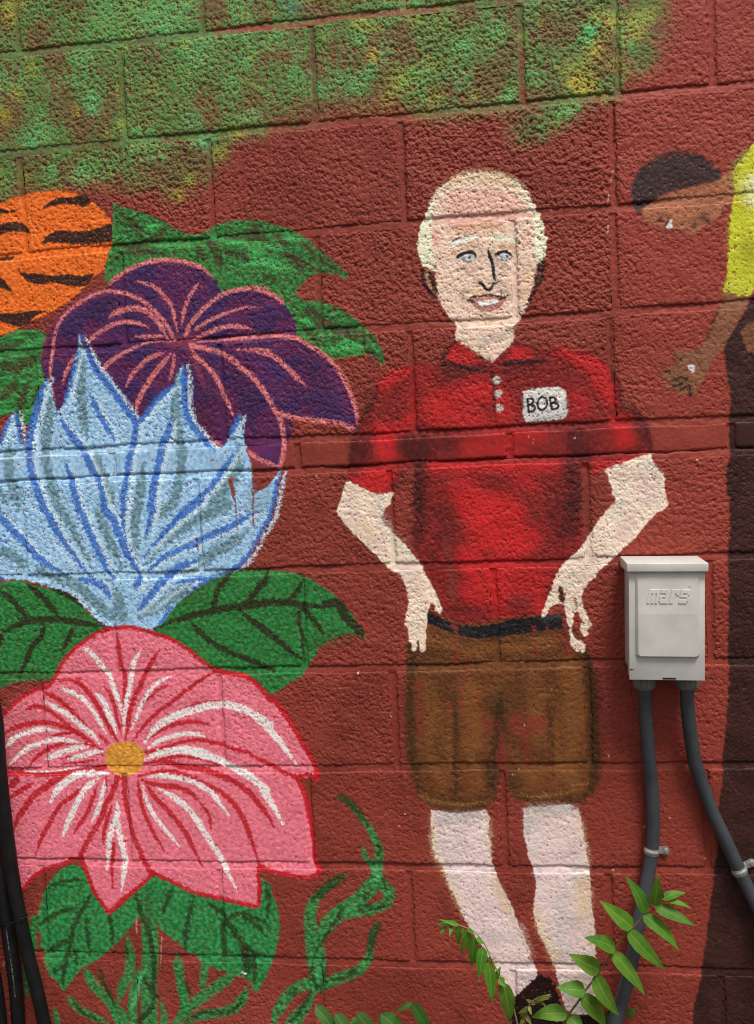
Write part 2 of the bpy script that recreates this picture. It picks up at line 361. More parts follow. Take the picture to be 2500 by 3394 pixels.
# .... purple flower
PU = (92, 38, 82)
fill("D:680,240 640,290 550,315 450,385 360,470 300,550 275,610 255,680 252,770 275,850 310,960 345,1045 500,1200 900,1250 1300,1250 1400,1245 1500,1262 1560,1290 1652,1325 "
     "E:30,1262 80,1318 150,1362 232,1384 252,1320 268,1250 300,1190 312,1130 300,1090 290,1050 380,1074 480,1096 600,1104 660,1130 712,1150 705,1060 680,975 640,888 590,800 520,710 430,648 345,590 330,500 300,435 250,365 180,315 100,288 0,283 "
     "D:1600,284 1500,280 1400,292 1350,302 1310,240 1260,180 1200,145 1100,122 1000,110 900,120 820,150 740,190", PU, dry=0.05, c2=(66, 38, 86), field='b', var=0.14)
for s, w_, c in [("D:560,420 700,360", 90, (48, 32, 70)), ("D:700,500 900,450", 60, (52, 32, 70)), ("D:1100,260 1010,200", 70, (96, 36, 84)), ("D:1200,760 1300,900 1330,1050", 130, (88, 34, 70)),
                 ("D:620,620 760,560", 60, (92, 36, 86)), ("D:700,850 760,780", 80, (84, 34, 84)), ("D:1180,1000 1280,1120", 90, (74, 28, 52)), ("E:60,700 160,850 260,960", 90, (98, 42, 92)), ("E:300,900 420,930 560,1000", 110, (66, 34, 76)),
                 ("E:300,700 450,800 560,930", 80, (60, 30, 66)), ("E:560,850 640,1000", 60, (98, 40, 92)), ("E:280,1100 290,1170", 40, (88, 36, 76)), ("E:90,1270 200,1290", 60, (112, 48, 108)), ("D:1420,800 1560,1000", 120, (60, 32, 70))]:
    stroke(s, w_, c, 0.65, 'both', 0.016, 0.003, 0.12)
MG = (144, 58, 84)
blob("D:1040,610 1160,600", 60, MG, 0.85, dry=0.08)
stroke("D:700,250 640,300 540,330 440,400 340,500 290,580 265,690", 40, (128, 50, 76), 0.7, 'both', 0.008, 0.002)
stroke("D:1150,640 1180,720 1210,800 1245,890", 34, MG, 0.8, 'end', 0.006)
stroke("E:20,1250 90,1330 160,1370 235,1390", 44, MG, 0.8, 'both', 0.006)
PK = (210, 110, 112)
for s, w_, tp in [("D:670,265 680,245 740,195 820,155 900,125 1000,113 1100,122 1200,148 1260,185 1300,230", 26, 'both'), ("D:780,318 700,303 620,308 540,340 460,390 400,440 355,510 333,580 322,650 312,720 306,800 315,890 333,960", 20, 'both'),
                  ("D:700,305 780,320 850,352 915,400 975,460 1025,530 1060,595", 24, 'none'), ("D:820,240 900,260 960,292 1010,350 1045,400 1062,470 1080,550", 22, 'both'),
                  ("D:1205,258 1165,310 1137,370 1117,430 1105,510", 24, 'both'), ("D:1130,565 1160,500 1210,440 1270,380 1340,330 1420,300 1520,285 1620,290 E:100,290 180,318 252,365", 26, 'none'),
                  ("D:1600,400 1500,400 1420,420 1340,450 1260,490 1190,532", 22, 'start'), ("D:1530,532 1440,515 1370,520 1300,540 1230,570 1165,602", 26, 'both'),
                  ("D:1200,610 1320,602 1450,588 1560,580 E:0,588 100,577 200,572 290,580 345,592 430,642 520,703 580,770 630,850 670,940 696,1020 706,1100 708,1160 690,1200", 26, 'both'),
                  ("D:1440,662 1550,660 1640,672 E:100,667 180,692 250,742 310,800 360,850 398,885", 28, 'both'),
                  ("D:1160,632 1240,650 1330,672 1400,710 1470,770 1540,830 1600,900 E:160,945 200,1020 238,1090 255,1170 258,1250 247,1330 232,1372", 28, 'none'),
                  ("D:1160,645 1190,700 1250,750 1300,810 1340,880 1370,950 1400,1010 1417,1055", 26, 'both'), ("D:1060,680 1055,740 1042,800 1030,845", 20, 'both'),
                  ("D:1040,680 990,740 940,800 900,860 860,930 835,990 822,1040", 30, 'both'), ("D:1000,680 930,700 870,740 820,790 785,840 770,885", 26, 'both'),
                  ("D:1040,610 940,610 850,630 770,670 700,710 650,750 605,808", 28, 'start'), ("D:1000,576 930,575 818,580", 20, 'both'), ("D:1020,592 980,520 930,455 860,412 800,406 740,420 690,440 665,468", 32, 'both'),
                  ("D:905,522 820,492 740,490 670,515 600,555 550,600 512,640", 24, 'both'), ("D:460,688 430,740 400,800 380,865", 24, 'both'), ("E:225,1045 300,1065 400,1085 500,1095 600,1107 660,1132 712,1165", 28, 'none'),
                  ("E:35,1272 80,1310 150,1342 238,1372", 24, 'both'), ("D:1240,1158 1290,1210 1355,1242", 24, 'both')]:
    stroke(s, w_ * 1.12, PK, 0.95, tp, 0.0013, 0.0012, 0.18, (230, 134, 130), 'm')

# .... blue flower
BL = (148, 194, 230)
fill("D:-60,1260 0,1230 20,1150 50,1085 95,1022 106,1090 125,1190 150,1240 172,1180 195,1080 230,970 258,890 290,822 308,880 325,960 345,1045 390,980 420,880 450,760 470,660 485,552 500,620 530,680 560,760 610,830 680,910 740,990 800,1070 825,1112 870,1070 930,990 1000,920 1060,870 1085,800 1112,735 1122,830 1122,930 1130,1020 1160,1090 1210,1160 1262,1220 1310,1250 1360,1247 1400,1180 1432,1110 1464,1045 1475,1130 1490,1230 1510,1300 1530,1390 1535,1480 1545,1560 "
     "E:70,1572 90,1530 150,1500 200,1440 225,1400 243,1365 240,1410 218,1480 203,1560 195,1640 H:192,60 170,130 120,210 80,290 40,370 G:1520,345 1430,430 1350,495 1240,530 1130,602 1050,682 1000,752 945,802 860,802 740,795 640,772 590,740 530,680 460,610 380,570 300,545 200,512 100,500 0,488 -60,480", BL, dry=0.06, c2=(172, 208, 234), field='m', var=0.06)
fill("E:60,1440 40,1500 45,1640 H:60,100 100,120 150,60 190,0 E:200,1560 218,1480 150,1520 80,1560", (130, 158, 178), 0.6, 0.006, 1.0)
BD, TL, WH = (52, 108, 194), (92, 130, 144), (206, 230, 244)
blue = [("D:345,1050 400,1130 450,1200 510,1280 550,1370 590,1450 620,1550 640,1640 G:680,120 730,230 770,330 810,400 845,455 852,520", 44),
        ("D:290,830 260,890 230,980 205,1080 182,1180 176,1270 182,1360 210,1460 240,1560 275,1640 G:300,110 350,210 420,310 500,420 560,490", 44),
        ("D:487,570 540,690 580,770 640,850 720,960 790,1050 825,1115 815,1200 790,1300 775,1400 760,1500 745,1600 G:750,40 745,120 755,200 770,260", 38),
        ("D:825,1112 870,1070 930,990 1000,920 1060,870", 34), ("D:1112,745 1120,850 1121,1000 1150,1090 1210,1170 1260,1230 1310,1272", 36),
        ("D:1040,1080 1025,1150 990,1230 970,1320 950,1420 930,1520 920,1620 G:930,60 908,150 895,225", 44), ("D:1400,1180 1435,1110 1462,1055", 30),
        ("D:1442,1250 1392,1340 1340,1410 1290,1490 1220,1550 1150,1610 1100,1652 G:1060,150 1000,210 940,280 880,352", 32), ("G:1236,5 1150,80 1060,150", 30),
        ("D:398,1345 430,1440 452,1530 480,1640 G:500,100 540,200 580,290 620,370 650,440 692,485", 44), ("D:548,930 600,1050 650,1130 695,1210", 34), ("D:60,1080 30,1150 8,1225", 26), ("D:95,1035 110,1130 130,1235", 26),
        ("G:-20,60 30,150 80,205 130,255 180,310 240,370 320,425 425,475", 46), ("G:1550,85 1450,150 1350,200 1250,240 1150,290 1050,330 980,370 905,445", 38), ("G:1205,378 1100,420 1030,470 970,530 920,590 870,645 845,685", 42),
        ("E:238,1395 215,1480 197,1580 H:195,30 172,120 120,200 75,290 30,370", 24), ("G:1530,325 1440,420 1350,470 1240,520 1130,590", 30), ("G:480,495 580,515 640,560 665,620", 40), ("G:850,490 825,550", 40),
        ("G:1055,650 1000,730 955,785", 26), ("G:0,480 20,495", 20), ("G:0,265 60,262", 16), ("D:390,985 420,890 450,770 470,665", 22), ("G:1290,488 1180,500 1080,520", 28)]
teal = [("D:488,640 490,780 495,900 500,1000 510,1100 527,1195", 52), ("D:290,900 300,1000 292,1100 285,1200 277,1300 290,1400 320,1500 350,1600 G:390,100 450,200 500,300 545,410", 46),
        ("D:1082,810 1070,950 1070,1080 1090,1200 1105,1310 1100,1400 1080,1500 1050,1600 G:990,80 930,150 885,245", 48), ("D:60,1260 50,1340 62,1440 90,1540 112,1640", 50),
        ("D:580,1260 600,1380 640,1480 662,1580 G:610,100 660,240 700,340 742,425", 50), ("D:876,1350 862,1450 850,1550 832,1640 G:822,100 820,200 822,300 832,385", 46),
        ("D:1450,1240 1445,1350 1420,1430 1370,1500 1300,1580 G:1380,40 1280,90 1180,140 1080,200 980,290 900,385", 60), ("G:1500,205 1380,290 1280,350 1180,420 1080,470", 56), ("G:1150,520 1060,600 960,660 850,730", 56),
        ("G:360,470 480,540 560,620 650,700 690,750", 60), ("G:-10,320 60,345 120,385 140,445", 50), ("G:220,420 330,490 420,530", 40), ("G:700,560 730,660 760,760", 60), ("D:0,1500 40,1600", 30), ("G:1100,640 1030,720", 30)]
for s, w_ in teal:
    stroke(s, w_ * 1.35, TL, 0.92, 'both', 0.0035, 0.0022, 0.10, (118, 152, 160), 'm')
for s, w_ in blue:
    P = wall_pts(s)
    stroke(s, w_ * 1.1, WH, 0.85, 'both', 0.003, 0.002, 0.26, pts=P + np.array([0.011, -0.003]))
for s, w_ in blue:
    stroke(s, w_ * 1.12, BD, 0.92, 'both', 0.0016, 0.0018, 0.14, (56, 110, 196), 'm')
for s, w_ in [("G:420,560 520,640 600,720", 26), ("G:1150,520 1040,600 940,680 870,700", 22), ("G:1000,330 1160,250 1300,180", 18), ("G:300,230 400,360 470,440", 22), ("D:560,1420 600,1560", 24), ("G:1250,420 1120,480", 22)]:
    stroke(s, w_, WH, 0.7, 'both', 0.003, 0.002, 0.25)
stroke("D:-20,1325 300,1300 600,1275 900,1262 1080,1250", 12, (206, 226, 238), 0.6, 'none', 0.002, 0.001, 0.1)
CH = (136, 56, 40)
fill("D:1405,1428 1420,1445 1412,1468 1392,1470 1388,1452", CH, rough=.5)
for s, w_ in [("D:1402,1470 1415,1500 1422,1560", 26), ("D:1430,1570 1438,1640 G:1438,60 1442,190", 11), ("D:1530,1500 1542,1560 G:1536,60 1546,220", 10), ("G:1195,230 1200,320", 9)]:
    stroke(s, w_, CH, 0.95, 'both', 0.0008, 0.0012, 0.0)
stroke("E:5,1395 110,1390 240,1385", 10, (90, 40, 36), 0.0)

# .... broad green leaves below the blue flower
LG1, LG2, LV = (40, 114, 54), (48, 128, 62), (44, 48, 24)
fill("G:935,800 1000,750 1060,670 1130,600 1240,530 1340,480 1420,450 1550,440 H:0,440 150,440 300,455 400,480 480,530 560,590 620,650 680,720 730,800 772,868 700,832 640,830 580,850 520,880 470,920 440,970 400,1040 360,1090 300,1120 230,1172 170,1192 110,1180 0,1120 G:1300,1070 1100,920", LG1, dry=0.07, c2=LG2, field='m', var=0.12)
fill("G:-60,525 0,520 100,503 180,520 260,545 360,570 440,620 520,680 590,750 645,795 560,850 470,920 400,1000 350,1075 310,1102 200,1112 100,1122 0,1160 -60,1180", LG1, dry=0.07, c2=LG2, field='m', var=0.12)
for s in ["G:1400,470 1340,480 1240,540", "H:430,900 540,860 680,830", "G:1100,640 1180,590 1260,600", "G:0,1100 120,1080 300,1080"]:
    stroke(s, 70, (62, 78, 40), 0.55, 'both', 0.012, 0.003, 0.2)
for s, w_ in [("G:940,800 1050,752 1150,720 1290,690 1400,670 1500,650 1640,640 H:0,665 100,640 200,635 300,640 400,652 500,665 620,640", 32), ("G:1290,690 1310,620 1330,560 1370,500 1412,450", 26), ("G:1500,650 1540,590 1580,530 1640,480", 26),
              ("H:60,610 110,550 150,500 160,440", 24), ("H:280,625 340,570 370,500", 24), ("G:1155,745 1210,810 1290,880 1400,940 1500,980 1620,1035", 26), ("G:1450,680 1520,740 1600,800 1652,840 H:80,755 170,820 250,890 320,950 390,990", 26),
              ("H:350,655 400,700 450,760 505,835", 26), ("H:0,960 100,1005 210,1065", 24), ("H:480,660 580,640 660,760", 40), ("H:600,700 700,790 740,840", 40), ("H:345,660 350,750 370,850 380,980", 16),
              ("G:625,782 520,765 400,745 280,740 170,750 90,780 -20,840", 32), ("G:170,750 130,690 60,610 0,565", 26), ("G:345,712 290,640 230,580 165,528", 30), ("G:270,760 250,840 200,900 160,980 118,1095", 28), ("G:440,790 420,850 375,930", 26), ("G:10,830 0,900", 24), ("G:330,560 420,600 500,660", 24)]:
    stroke(s, w_ * 1.4, LV, 0.96, 'both', 0.0020, 0.0014, 0.05)

# .... leaves and stems under the pink flower
fill("J:425,688 490,700 530,760 560,850 610,920 660,990 700,970 830,850 930,745 1000,770 1080,815 1300,890 1570,950 1600,850 1590,765 K:130,755 165,800 200,880 228,1000 232,1100 212,1200 182,1290 150,1370 110,1430 85,1482 J:1552,1478 1535,1430 1500,1380 1420,1350 1300,1310 1200,1250 1130,1200 1060,1140 1000,1100 960,1045 930,1022 840,1012 790,1070 740,1130 690,1180 640,1220 580,1270 500,1310 470,1350 430,1400 392,1452 350,1400 300,1330 280,1260 250,1180 240,1090 230,1000 250,900 290,810 350,735", (42, 120, 60), dry=0.08, c2=(50, 142, 76), field='m', var=0.12)
GS = (44, 118, 58)
for s, w_, tp in [("J:890,840 905,1000 915,1200 905,1400 910,1600 915,1700", 100, 'none'), ("J:775,1130 792,1250 782,1350 745,1430 720,1520", 60, 'both'), ("J:520,1320 560,1400 620,1470 680,1540 730,1700", 64, 'both'), ("J:415,1490 480,1560 560,1605 660,1640", 50, 'both'),
                  ("J:1080,1240 1090,1350 1110,1450 1145,1560", 60, 'both'), ("J:1250,1270 1242,1350 1225,1440", 46, 'both'), ("J:1440,1340 1320,1425 1220,1500 1140,1570 1050,1660", 66, 'both'), ("J:1500,1440 1470,1510 1420,1560 1340,1585 1220,1602 1100,1660", 60, 'both'),
                  ("J:850,1350 815,1450 805,1560 815,1700", 56, 'none'), ("J:325,1550 345,1600 350,1720", 46, 'start'), ("J:700,1560 740,1610 740,1700", 80, 'both'), ("J:970,1500 1000,1600 990,1700", 50, 'start'), ("J:190,1060 205,1150 205,1230", 40, 'both'), ("J:215,1010 200,1100", 60, 'both'),
                  ("J:145,1290 158,1400 170,1500", 26, 'both'), ("J:1100,1440 1120,1540 1090,1640", 46, 'both')]:
    stroke(s, w_ * 1.12, GS, 0.95, tp, 0.0025, 0.0018, 0.10, (52, 140, 74), 'm', 0.12)
stroke("J:800,1560 830,1480 850,1380 880,1330", 30, (84, 176, 116), 0.8, 'both', 0.003)
stroke("J:270,1250 300,1330 340,1380", 30, (58, 160, 92), 0.6, 'both', 0.004)
LD = (38, 60, 30)
for s, w_ in [("J:570,845 510,940 462,1030 432,1130 415,1230 392,1330 385,1430", 28), ("J:465,950 380,968 290,1010 245,1055", 24), ("J:432,1130 360,1170 275,1225", 24), ("J:520,985 530,1100 547,1235", 22), ("J:510,778 430,780 340,800 280,835", 22),
              ("J:660,990 680,1070 687,1165", 24), ("J:412,1290 340,1330 310,1350", 22), ("J:450,1190 472,1300", 22), ("J:815,855 850,950 905,1100 930,1250 937,1400 930,1560", 30), ("J:1042,828 1012,910 978,995", 26), ("J:1180,878 1150,1000 1130,1100 1130,1205", 26),
              ("J:1250,905 1350,980 1400,1050 1450,1130 1520,1200 1610,1245", 34), ("J:1360,990 1350,1100 1360,1200 1372,1295", 24), ("J:1375,1000 1480,980 1560,1010 1645,1060", 26), ("J:1470,1170 1500,1270 1500,1375", 40), ("J:1540,1215 1550,1330 1550,1425", 26),
              ("J:600,1310 632,1400 670,1475 692,1545", 26), ("J:870,1360 920,1450 970,1510", 26), ("J:930,1540 880,1600 830,1652", 34), ("J:1120,1380 1160,1480", 20), ("J:1120,1640 1240,1585 1400,1580 1490,1470", 22), ("J:440,1500 500,1580 600,1630", 18),
              ("K:150,800 170,900 160,1000", 26), ("K:0,990 80,1040 150,1120", 26), ("K:20,1190 40,1300", 50), ("J:760,1160 780,1260", 18)]:
    stroke(s, w_ * 1.25, LD, 0.92, 'both', 0.003, 0.0018, 0.12)
blob("J:900,900 900,1040", 60, (56, 84, 48), 0.6, dry=0.1)
stroke("J:832,1005 830,1060 834,1105", 12, (196, 126, 110), .9, 'both', .0008, .0006, 0)
stroke("J:983,1110 980,1200 977,1312", 7, (196, 130, 110), .9, 'both', .0008, .0006, 0.1)

# .... pink flower
PI_ = (234, 114, 130)
fill("G:-60,1390 0,1340 60,1280 130,1220 200,1175 250,1150 290,1135 340,1080 380,1000 440,930 520,870 600,820 700,793 780,783 860,798 960,828 1060,868 1140,918 1230,988 1310,1050 1400,1068 1500,1088 1580,1148 1640,1225 H:200,1230 260,1310 320,1400 370,1490 420,1570 450,1640 K:472,162 400,152 330,150 372,230 395,300 410,380 430,470 440,560 450,640 477,712 470,747 400,767 300,752 220,737 160,717 112,690 106,750 110,850 102,942 J:1500,930 1400,905 1300,885 1180,855 1080,810 980,760 930,730 890,780 830,832 740,902 656,985 610,902 560,820 530,720 492,638 430,652 380,682 280,712 200,762 140,835 60,900 -60,900", PI_, dry=0.03, c2=(236, 126, 142), field='m', var=0.06)
fill("G:-60,1400 0,1350 60,1285 130,1230 200,1185 240,1200 250,1300 250,1500 J:60,100 -60,300", (206, 104, 112), 0.5, 0.02)
RD = (200, 32, 40)
for s, w_ in [("G:-30,1365 0,1340 60,1280 130,1220 200,1178 255,1158", 26), ("G:255,1160 300,1140 340,1080 380,1000 440,930 520,870 600,820 700,795 780,785 860,800 960,830 1060,870 1140,920 1230,990 1310,1052", 26),
              ("G:1300,1045 1400,1070 1500,1090 1580,1150 1640,1225 H:200,1230 260,1310 320,1400 370,1490 420,1570 450,1640 K:465,160", 34), ("K:468,158 400,140 330,145 240,112 160,62 80,30 G:1530,1560 1400,1520 1300,1490 1200,1475 1100,1490 1000,1520 888,1552", 26),
              ("K:335,150 375,230 398,300 412,380 432,470 441,560 450,640 475,715 470,742", 32), ("K:475,735 400,760 300,745 220,732 160,712 110,690", 26), ("K:105,680 104,750 110,850 100,935 J:1500,925 1400,900 1300,880 1180,850 1080,805 980,755 925,725", 26),
              ("J:930,735 890,780 830,830 740,900 658,980 610,900 560,820 530,730 495,640", 26), ("J:495,635 430,650 380,680 280,710 200,760 138,835", 26)]:
    stroke(s, w_, RD, 0.97, 'none', 0.0014, 0.0013, 0.05, (186, 28, 36), 'm')
for s, w_, tp in [("G:712,830 725,920 740,1020 760,1100 757,1200 750,1275", 26, 'both'), ("G:968,930 930,990 890,1060 860,1130 820,1210 790,1300 775,1400 760,1475", 30, 'both'), ("G:1320,1050 1220,1110 1140,1170 1060,1230 980,1290 900,1360 850,1420 805,1485", 24, 'both'),
                  ("G:1390,1240 1280,1240 1180,1260 1100,1290 1005,1335", 16, 'both'), ("G:1270,1385 1180,1360 1100,1370 1020,1390 950,1430 885,1485", 26, 'both'), ("G:1440,1650 1330,1620 1240,1590 1100,1570 1000,1590 880,1622", 22, 'both'),
                  ("G:420,1105 480,1130 540,1190 600,1280 650,1370 690,1440 718,1490", 30, 'both'), ("G:340,1112 430,1108 505,1104", 14, 'both'), ("G:630,1150 680,1210 700,1290 720,1370 738,1450", 22, 'both'), ("G:250,1170 340,1220 420,1280 480,1350 540,1420 595,1480", 30, 'both'),
                  ("G:155,1295 210,1270 290,1290 370,1350 450,1420 530,1470", 26, 'both'), ("G:15,1445 90,1400 180,1375 280,1370 380,1390 470,1430 540,1480 625,1535", 30, 'both'), ("G:310,1452 380,1435 450,1430", 18, 'both'), ("G:175,1640 220,1580 290,1530 370,1500 450,1490 530,1500 600,1522", 24, 'both'),
                  ("G:370,1592 460,1570 540,1562 620,1562", 14, 'both'), ("J:40,130 150,125 260,130 380,125 480,115 570,105 632,88", 36, 'none'), ("J:400,140 320,180 250,230 190,280 150,340 110,400 78,490", 38, 'both'), ("J:200,190 130,230 60,275", 30, 'both'), ("J:110,160 60,210", 40, 'both'),
                  ("J:515,196 450,260 380,310 330,380 290,450 250,530 218,625", 28, 'both'), ("J:592,205 560,290 530,370 490,430 448,495", 24, 'both'), ("J:716,150 690,230 650,310 620,390 570,480 530,550 490,635", 32, 'none'), ("J:756,140 755,240 770,340 790,430 820,530 850,600 880,670 925,742", 32, 'none'),
                  ("J:690,525 690,600 680,680 685,828", 22, 'both'), ("J:840,155 850,260 870,350 910,440 950,520 1002,605", 26, 'both'), ("J:860,170 960,200 1060,210 1150,240 1225,315", 32, 'both'), ("J:870,165 940,270 1000,330 1060,400 1130,490 1170,570 1225,690", 30, 'both'),
                  ("J:840,145 960,120 1080,125 1180,160 1280,210 1370,260 1430,320 1480,400 1520,500 1550,600 1577,695", 30, 'both'), ("J:865,68 1000,55 1100,85 1250,110 1400,165 1480,215 K:60,260 120,330 170,400 198,460", 34, 'both'), ("J:1210,300 1270,380 1285,470", 18, 'both'),
                  ("J:680,330 640,450 625,560", 24, 'both'), ("J:650,150 640,250", 16, 'both'), ("G:930,1180 1000,1150 1020,1140", 16, 'both'), ("G:840,1310 880,1240 960,1180", 18, 'both'), ("G:660,1500 600,1440", 20, 'both'), ("J:380,70 500,60 600,40", 14, 'both')]:
    stroke(s, w_ * 1.15, RD, 0.95, tp, 0.0013, 0.0012, 0.10, (180, 30, 38), 'm')
WT = (252, 246, 240)
for s, w_, tp in [("G:508,912 560,950 610,1010 660,1070 690,1150 720,1230 747,1320", 30, 'both'), ("G:858,925 820,990 800,1060 790,1140 775,1220 760,1300 750,1430", 28, 'both'), ("G:1035,1088 950,1130 900,1190 860,1260 830,1330 800,1410", 24, 'both'), ("G:580,1190 630,1240 660,1310 690,1380 707,1430", 34, 'both'),
                  ("G:365,1158 440,1185 520,1240 570,1300 610,1370 642,1430", 26, 'both'), ("G:275,1240 360,1290 440,1340 510,1400 560,1440 602,1490", 32, 'both'), ("G:880,1488 930,1420 990,1370 1080,1320 1180,1290 1270,1268 1370,1258 1470,1280 1570,1330 1640,1375 H:100,1340 180,1420 250,1500 300,1570 345,1630", 42, 'both'),
                  ("G:1245,1452 1150,1432 1050,1450 970,1480 900,1525", 26, 'both'), ("G:880,1592 930,1570 1030,1545 1130,1532 1240,1552 1340,1602 1430,1645 J:1540,160 1620,230 K:130,230 190,320 230,390 252,438", 42, 'both'), ("J:960,-10 1100,-10 1200,10 1330,50 1450,100", 36, 'both'),
                  ("G:30,1520 90,1460 160,1430 250,1410 355,1420", 30, 'both'), ("G:60,1620 160,1530 250,1490 340,1470 420,1480 505,1492", 28, 'both'), ("G:275,1592 350,1560 440,1530 535,1512", 32, 'both'), ("G:415,1592 500,1570 560,1550 625,1544", 28, 'both'), ("J:140,115 250,118 350,112 475,92", 9, 'both'),
                  ("J:655,128 540,130 460,140 400,180 340,240 308,305", 40, 'both'), ("J:605,155 530,210 480,290 440,370 410,440 378,515", 34, 'both'), ("J:637,175 620,260 600,340 558,425", 26, 'both'), ("J:711,305 715,380 690,440 670,520 660,600 650,710", 32, 'both'), ("J:712,380 722,470 742,560 758,640 752,740 738,845", 32, 'both'),
                  ("J:870,205 890,290 930,370 980,440 1040,510 1088,570", 24, 'both'), ("J:955,215 1050,270 1130,330 1190,400 1240,480 1290,560 1350,650 1390,740 1442,835", 36, 'both'), ("J:895,150 1000,143 1110,160 1200,190 1280,240 1340,310 1392,385", 30, 'both'), ("K:0,1340 30,1350", 10, 'none'), ("G:690,1350 640,1280", 14, 'both')]:
    stroke(s, w_ * 1.15, WT, 0.94, tp, 0.0013, 0.0014, 0.20, (240, 230, 224), 'm')
fill("G:757,1484 800,1486 840,1502 868,1530 875,1570 872,1610 862,1650 J:840,120 800,140 740,142 690,128 655,90 640,30 G:645,1550 665,1515 705,1492", (218, 146, 54), rough=0.7, dry=0.02, c2=(226, 158, 68), field='m')

# .... climbing green tendrils
VN, VD = (46, 116, 58), (40, 60, 30)
for s, w_, tp in [("K:580,268 650,300 700,360 760,430 810,520 838,600 832,690 832,760 870,830", 56, 'start'), ("K:740,565 752,620 805,700", 40, 'start'), ("K:832,700 800,800 755,855 700,910 620,960 550,1020 500,1090 470,1200", 88, 'both'),
                  ("K:855,770 900,850 885,915 800,952 700,972 600,1010", 62, 'both'), ("K:632,745 560,790 490,850 440,910 418,1000 430,1100 458,1200 470,1300 462,1420", 92, 'start'), ("K:838,1030 800,1090 790,1170 770,1260 720,1320 630,1362 520,1402 440,1430", 66, 'start'),
                  ("K:490,1400 400,1410 330,1440 270,1500 220,1580 185,1680", 66, 'both'), ("K:450,1440 400,1540 350,1600 290,1690", 84, 'start'), ("K:430,1140 440,1260 470,1390", 80, 'none')]:
    stroke(s, w_ * 1.12, VN, 0.96, tp, 0.0022, 0.0018, 0.10, (56, 142, 76), 'm', 0.12)
blob("K:820,730 830,760", 40, (84, 176, 106), .8); blob("K:650,960 700,930", 34, (70, 170, 96), .6); blob("K:460,1300 455,1380", 34, (80, 172, 104), .7); blob("K:650,1350", 40, (70, 160, 90), .6); blob("K:880,860", 26, (84, 170, 96), .6)
for s, w_ in [("K:580,268 640,290 700,350 770,440", 40), ("K:830,560 845,640", 24), ("K:632,750 560,795 490,850 430,900", 50), ("K:838,1040 800,1110 780,1240", 44), ("K:455,1210 520,1110 600,980 620,940", 22), ("K:860,760 880,840", 20), ("K:740,880 770,860", 30), ("K:790,930 700,960", 24),
              ("K:660,1350 700,1320", 40), ("K:520,1395 620,1370 680,1385", 16), ("K:430,1290 440,1380 470,1470", 24), ("K:520,1290 500,1380 480,1470", 20), ("K:330,1445 300,1490", 30), ("K:430,1450 380,1540 300,1640", 26), ("K:900,900 850,940 760,960", 20)]:
    stroke(s, w_ * 1.25, VD, 0.85, 'both', 0.003, 0.0018, 0.16)
stroke("K:926,1055 924,1120 928,1212", 5, (200, 34, 40), .9, 'both', .0006, .0006, .1)

# .... the man's red shirt
SH = (126, 33, 31)
fill("E:1310,605 1250,660 1205,735 1060,738 960,800 880,835 830,870 805,960 745,1060 700,1140 680,1230 660,1330 645,1435 700,1482 780,1512 860,1532 912,1522 950,1480 985,1410 1060,1385 1058,1500 1055,1640 H:1055,120 1040,200 1050,300 1100,390 1130,450 1170,550 1200,640 1230,690 1290,745 1400,772 1500,772 1620,755 I:100,752 250,738 362,728 400,600 440,490 520,380 600,280 605,180 598,80 592,0 F:590,1640 582,1500 580,1385 640,1388 660,1420 700,1385 740,1375 850,1345 950,1312 1012,1292 1030,1250 1002,1150 972,1080 930,1030 850,1000 832,880 800,800 750,740 680,700 560,680 440,660 330,648 250,625 180,620 100,700 40,735 E:1530,735 1440,700", SH, 0.92, 0.004, 1.2, 0.06, (140, 34, 32), 'm', 0.10)
BR, DM = (204, 36, 38), (58, 22, 22)
for s, w_, o in [("E:850,880 930,830 1000,800", 70, .9), ("E:1110,790 1120,860", 70, .5), ("E:1320,660 1380,710 1300,720", 80, .85), ("E:1120,1010 1250,960 1400,930 1500,900", 130, .75), ("E:1130,1080 1300,1070 1480,1060", 120, .75), ("E:850,1140 870,1230 900,1330", 110, .95), ("E:880,1180 1000,1120 1020,1060", 70, .8),
                 ("E:740,1420 840,1450 900,1400", 110, .85), ("E:1120,1370 1300,1375 1640,1380", 60, .85), ("E:1350,1260 1640,1230", 90, .6), ("E:1320,1500 1500,1600", 160, .6), ("H:1380,20 1450,140 1480,280", 170, .9), ("H:1500,60 1620,160 1640,420", 200, .7), ("H:1380,330 1450,450 1600,430", 150, .9), ("H:1360,540 1500,620 1600,560", 120, .75), ("H:1560,700 1640,720", 60, .5),
                 ("I:20,60 120,40 200,100", 160, .75), ("I:60,260 200,260 330,240", 150, .8), ("I:0,430 160,425 440,425", 50, .85), ("I:80,520 220,520 380,500", 120, .7), ("I:340,560 350,640 340,700", 60, .8), ("I:20,620 90,640", 80, .7), ("F:200,680 280,700", 70, .85), ("F:450,670 560,710 660,760 740,800", 70, .9), ("F:680,820 760,900 800,980", 90, .85), ("F:560,920 600,1000 560,1050", 70, .6),
                 ("F:820,1090 860,1180 870,1240", 90, .95), ("F:20,900 120,980 150,1080", 120, .6), ("F:0,1120 200,1180", 70, .5), ("F:180,1180 380,1190", 70, .7), ("F:100,1290 260,1270", 60, .5), ("F:60,1380 300,1375 480,1360", 50, .9), ("F:200,1440 330,1500", 80, .5), ("E:1400,850 1480,900", 80, .5), ("F:640,1370 780,1340", 40, .6), ("E:960,880 980,960", 30, .3), ("E:1040,880 1060,1100", 24, .5)]:
    stroke(s, w_ * 1.08, BR, o * 0.92, 'both', 0.014, 0.003, 0.12)
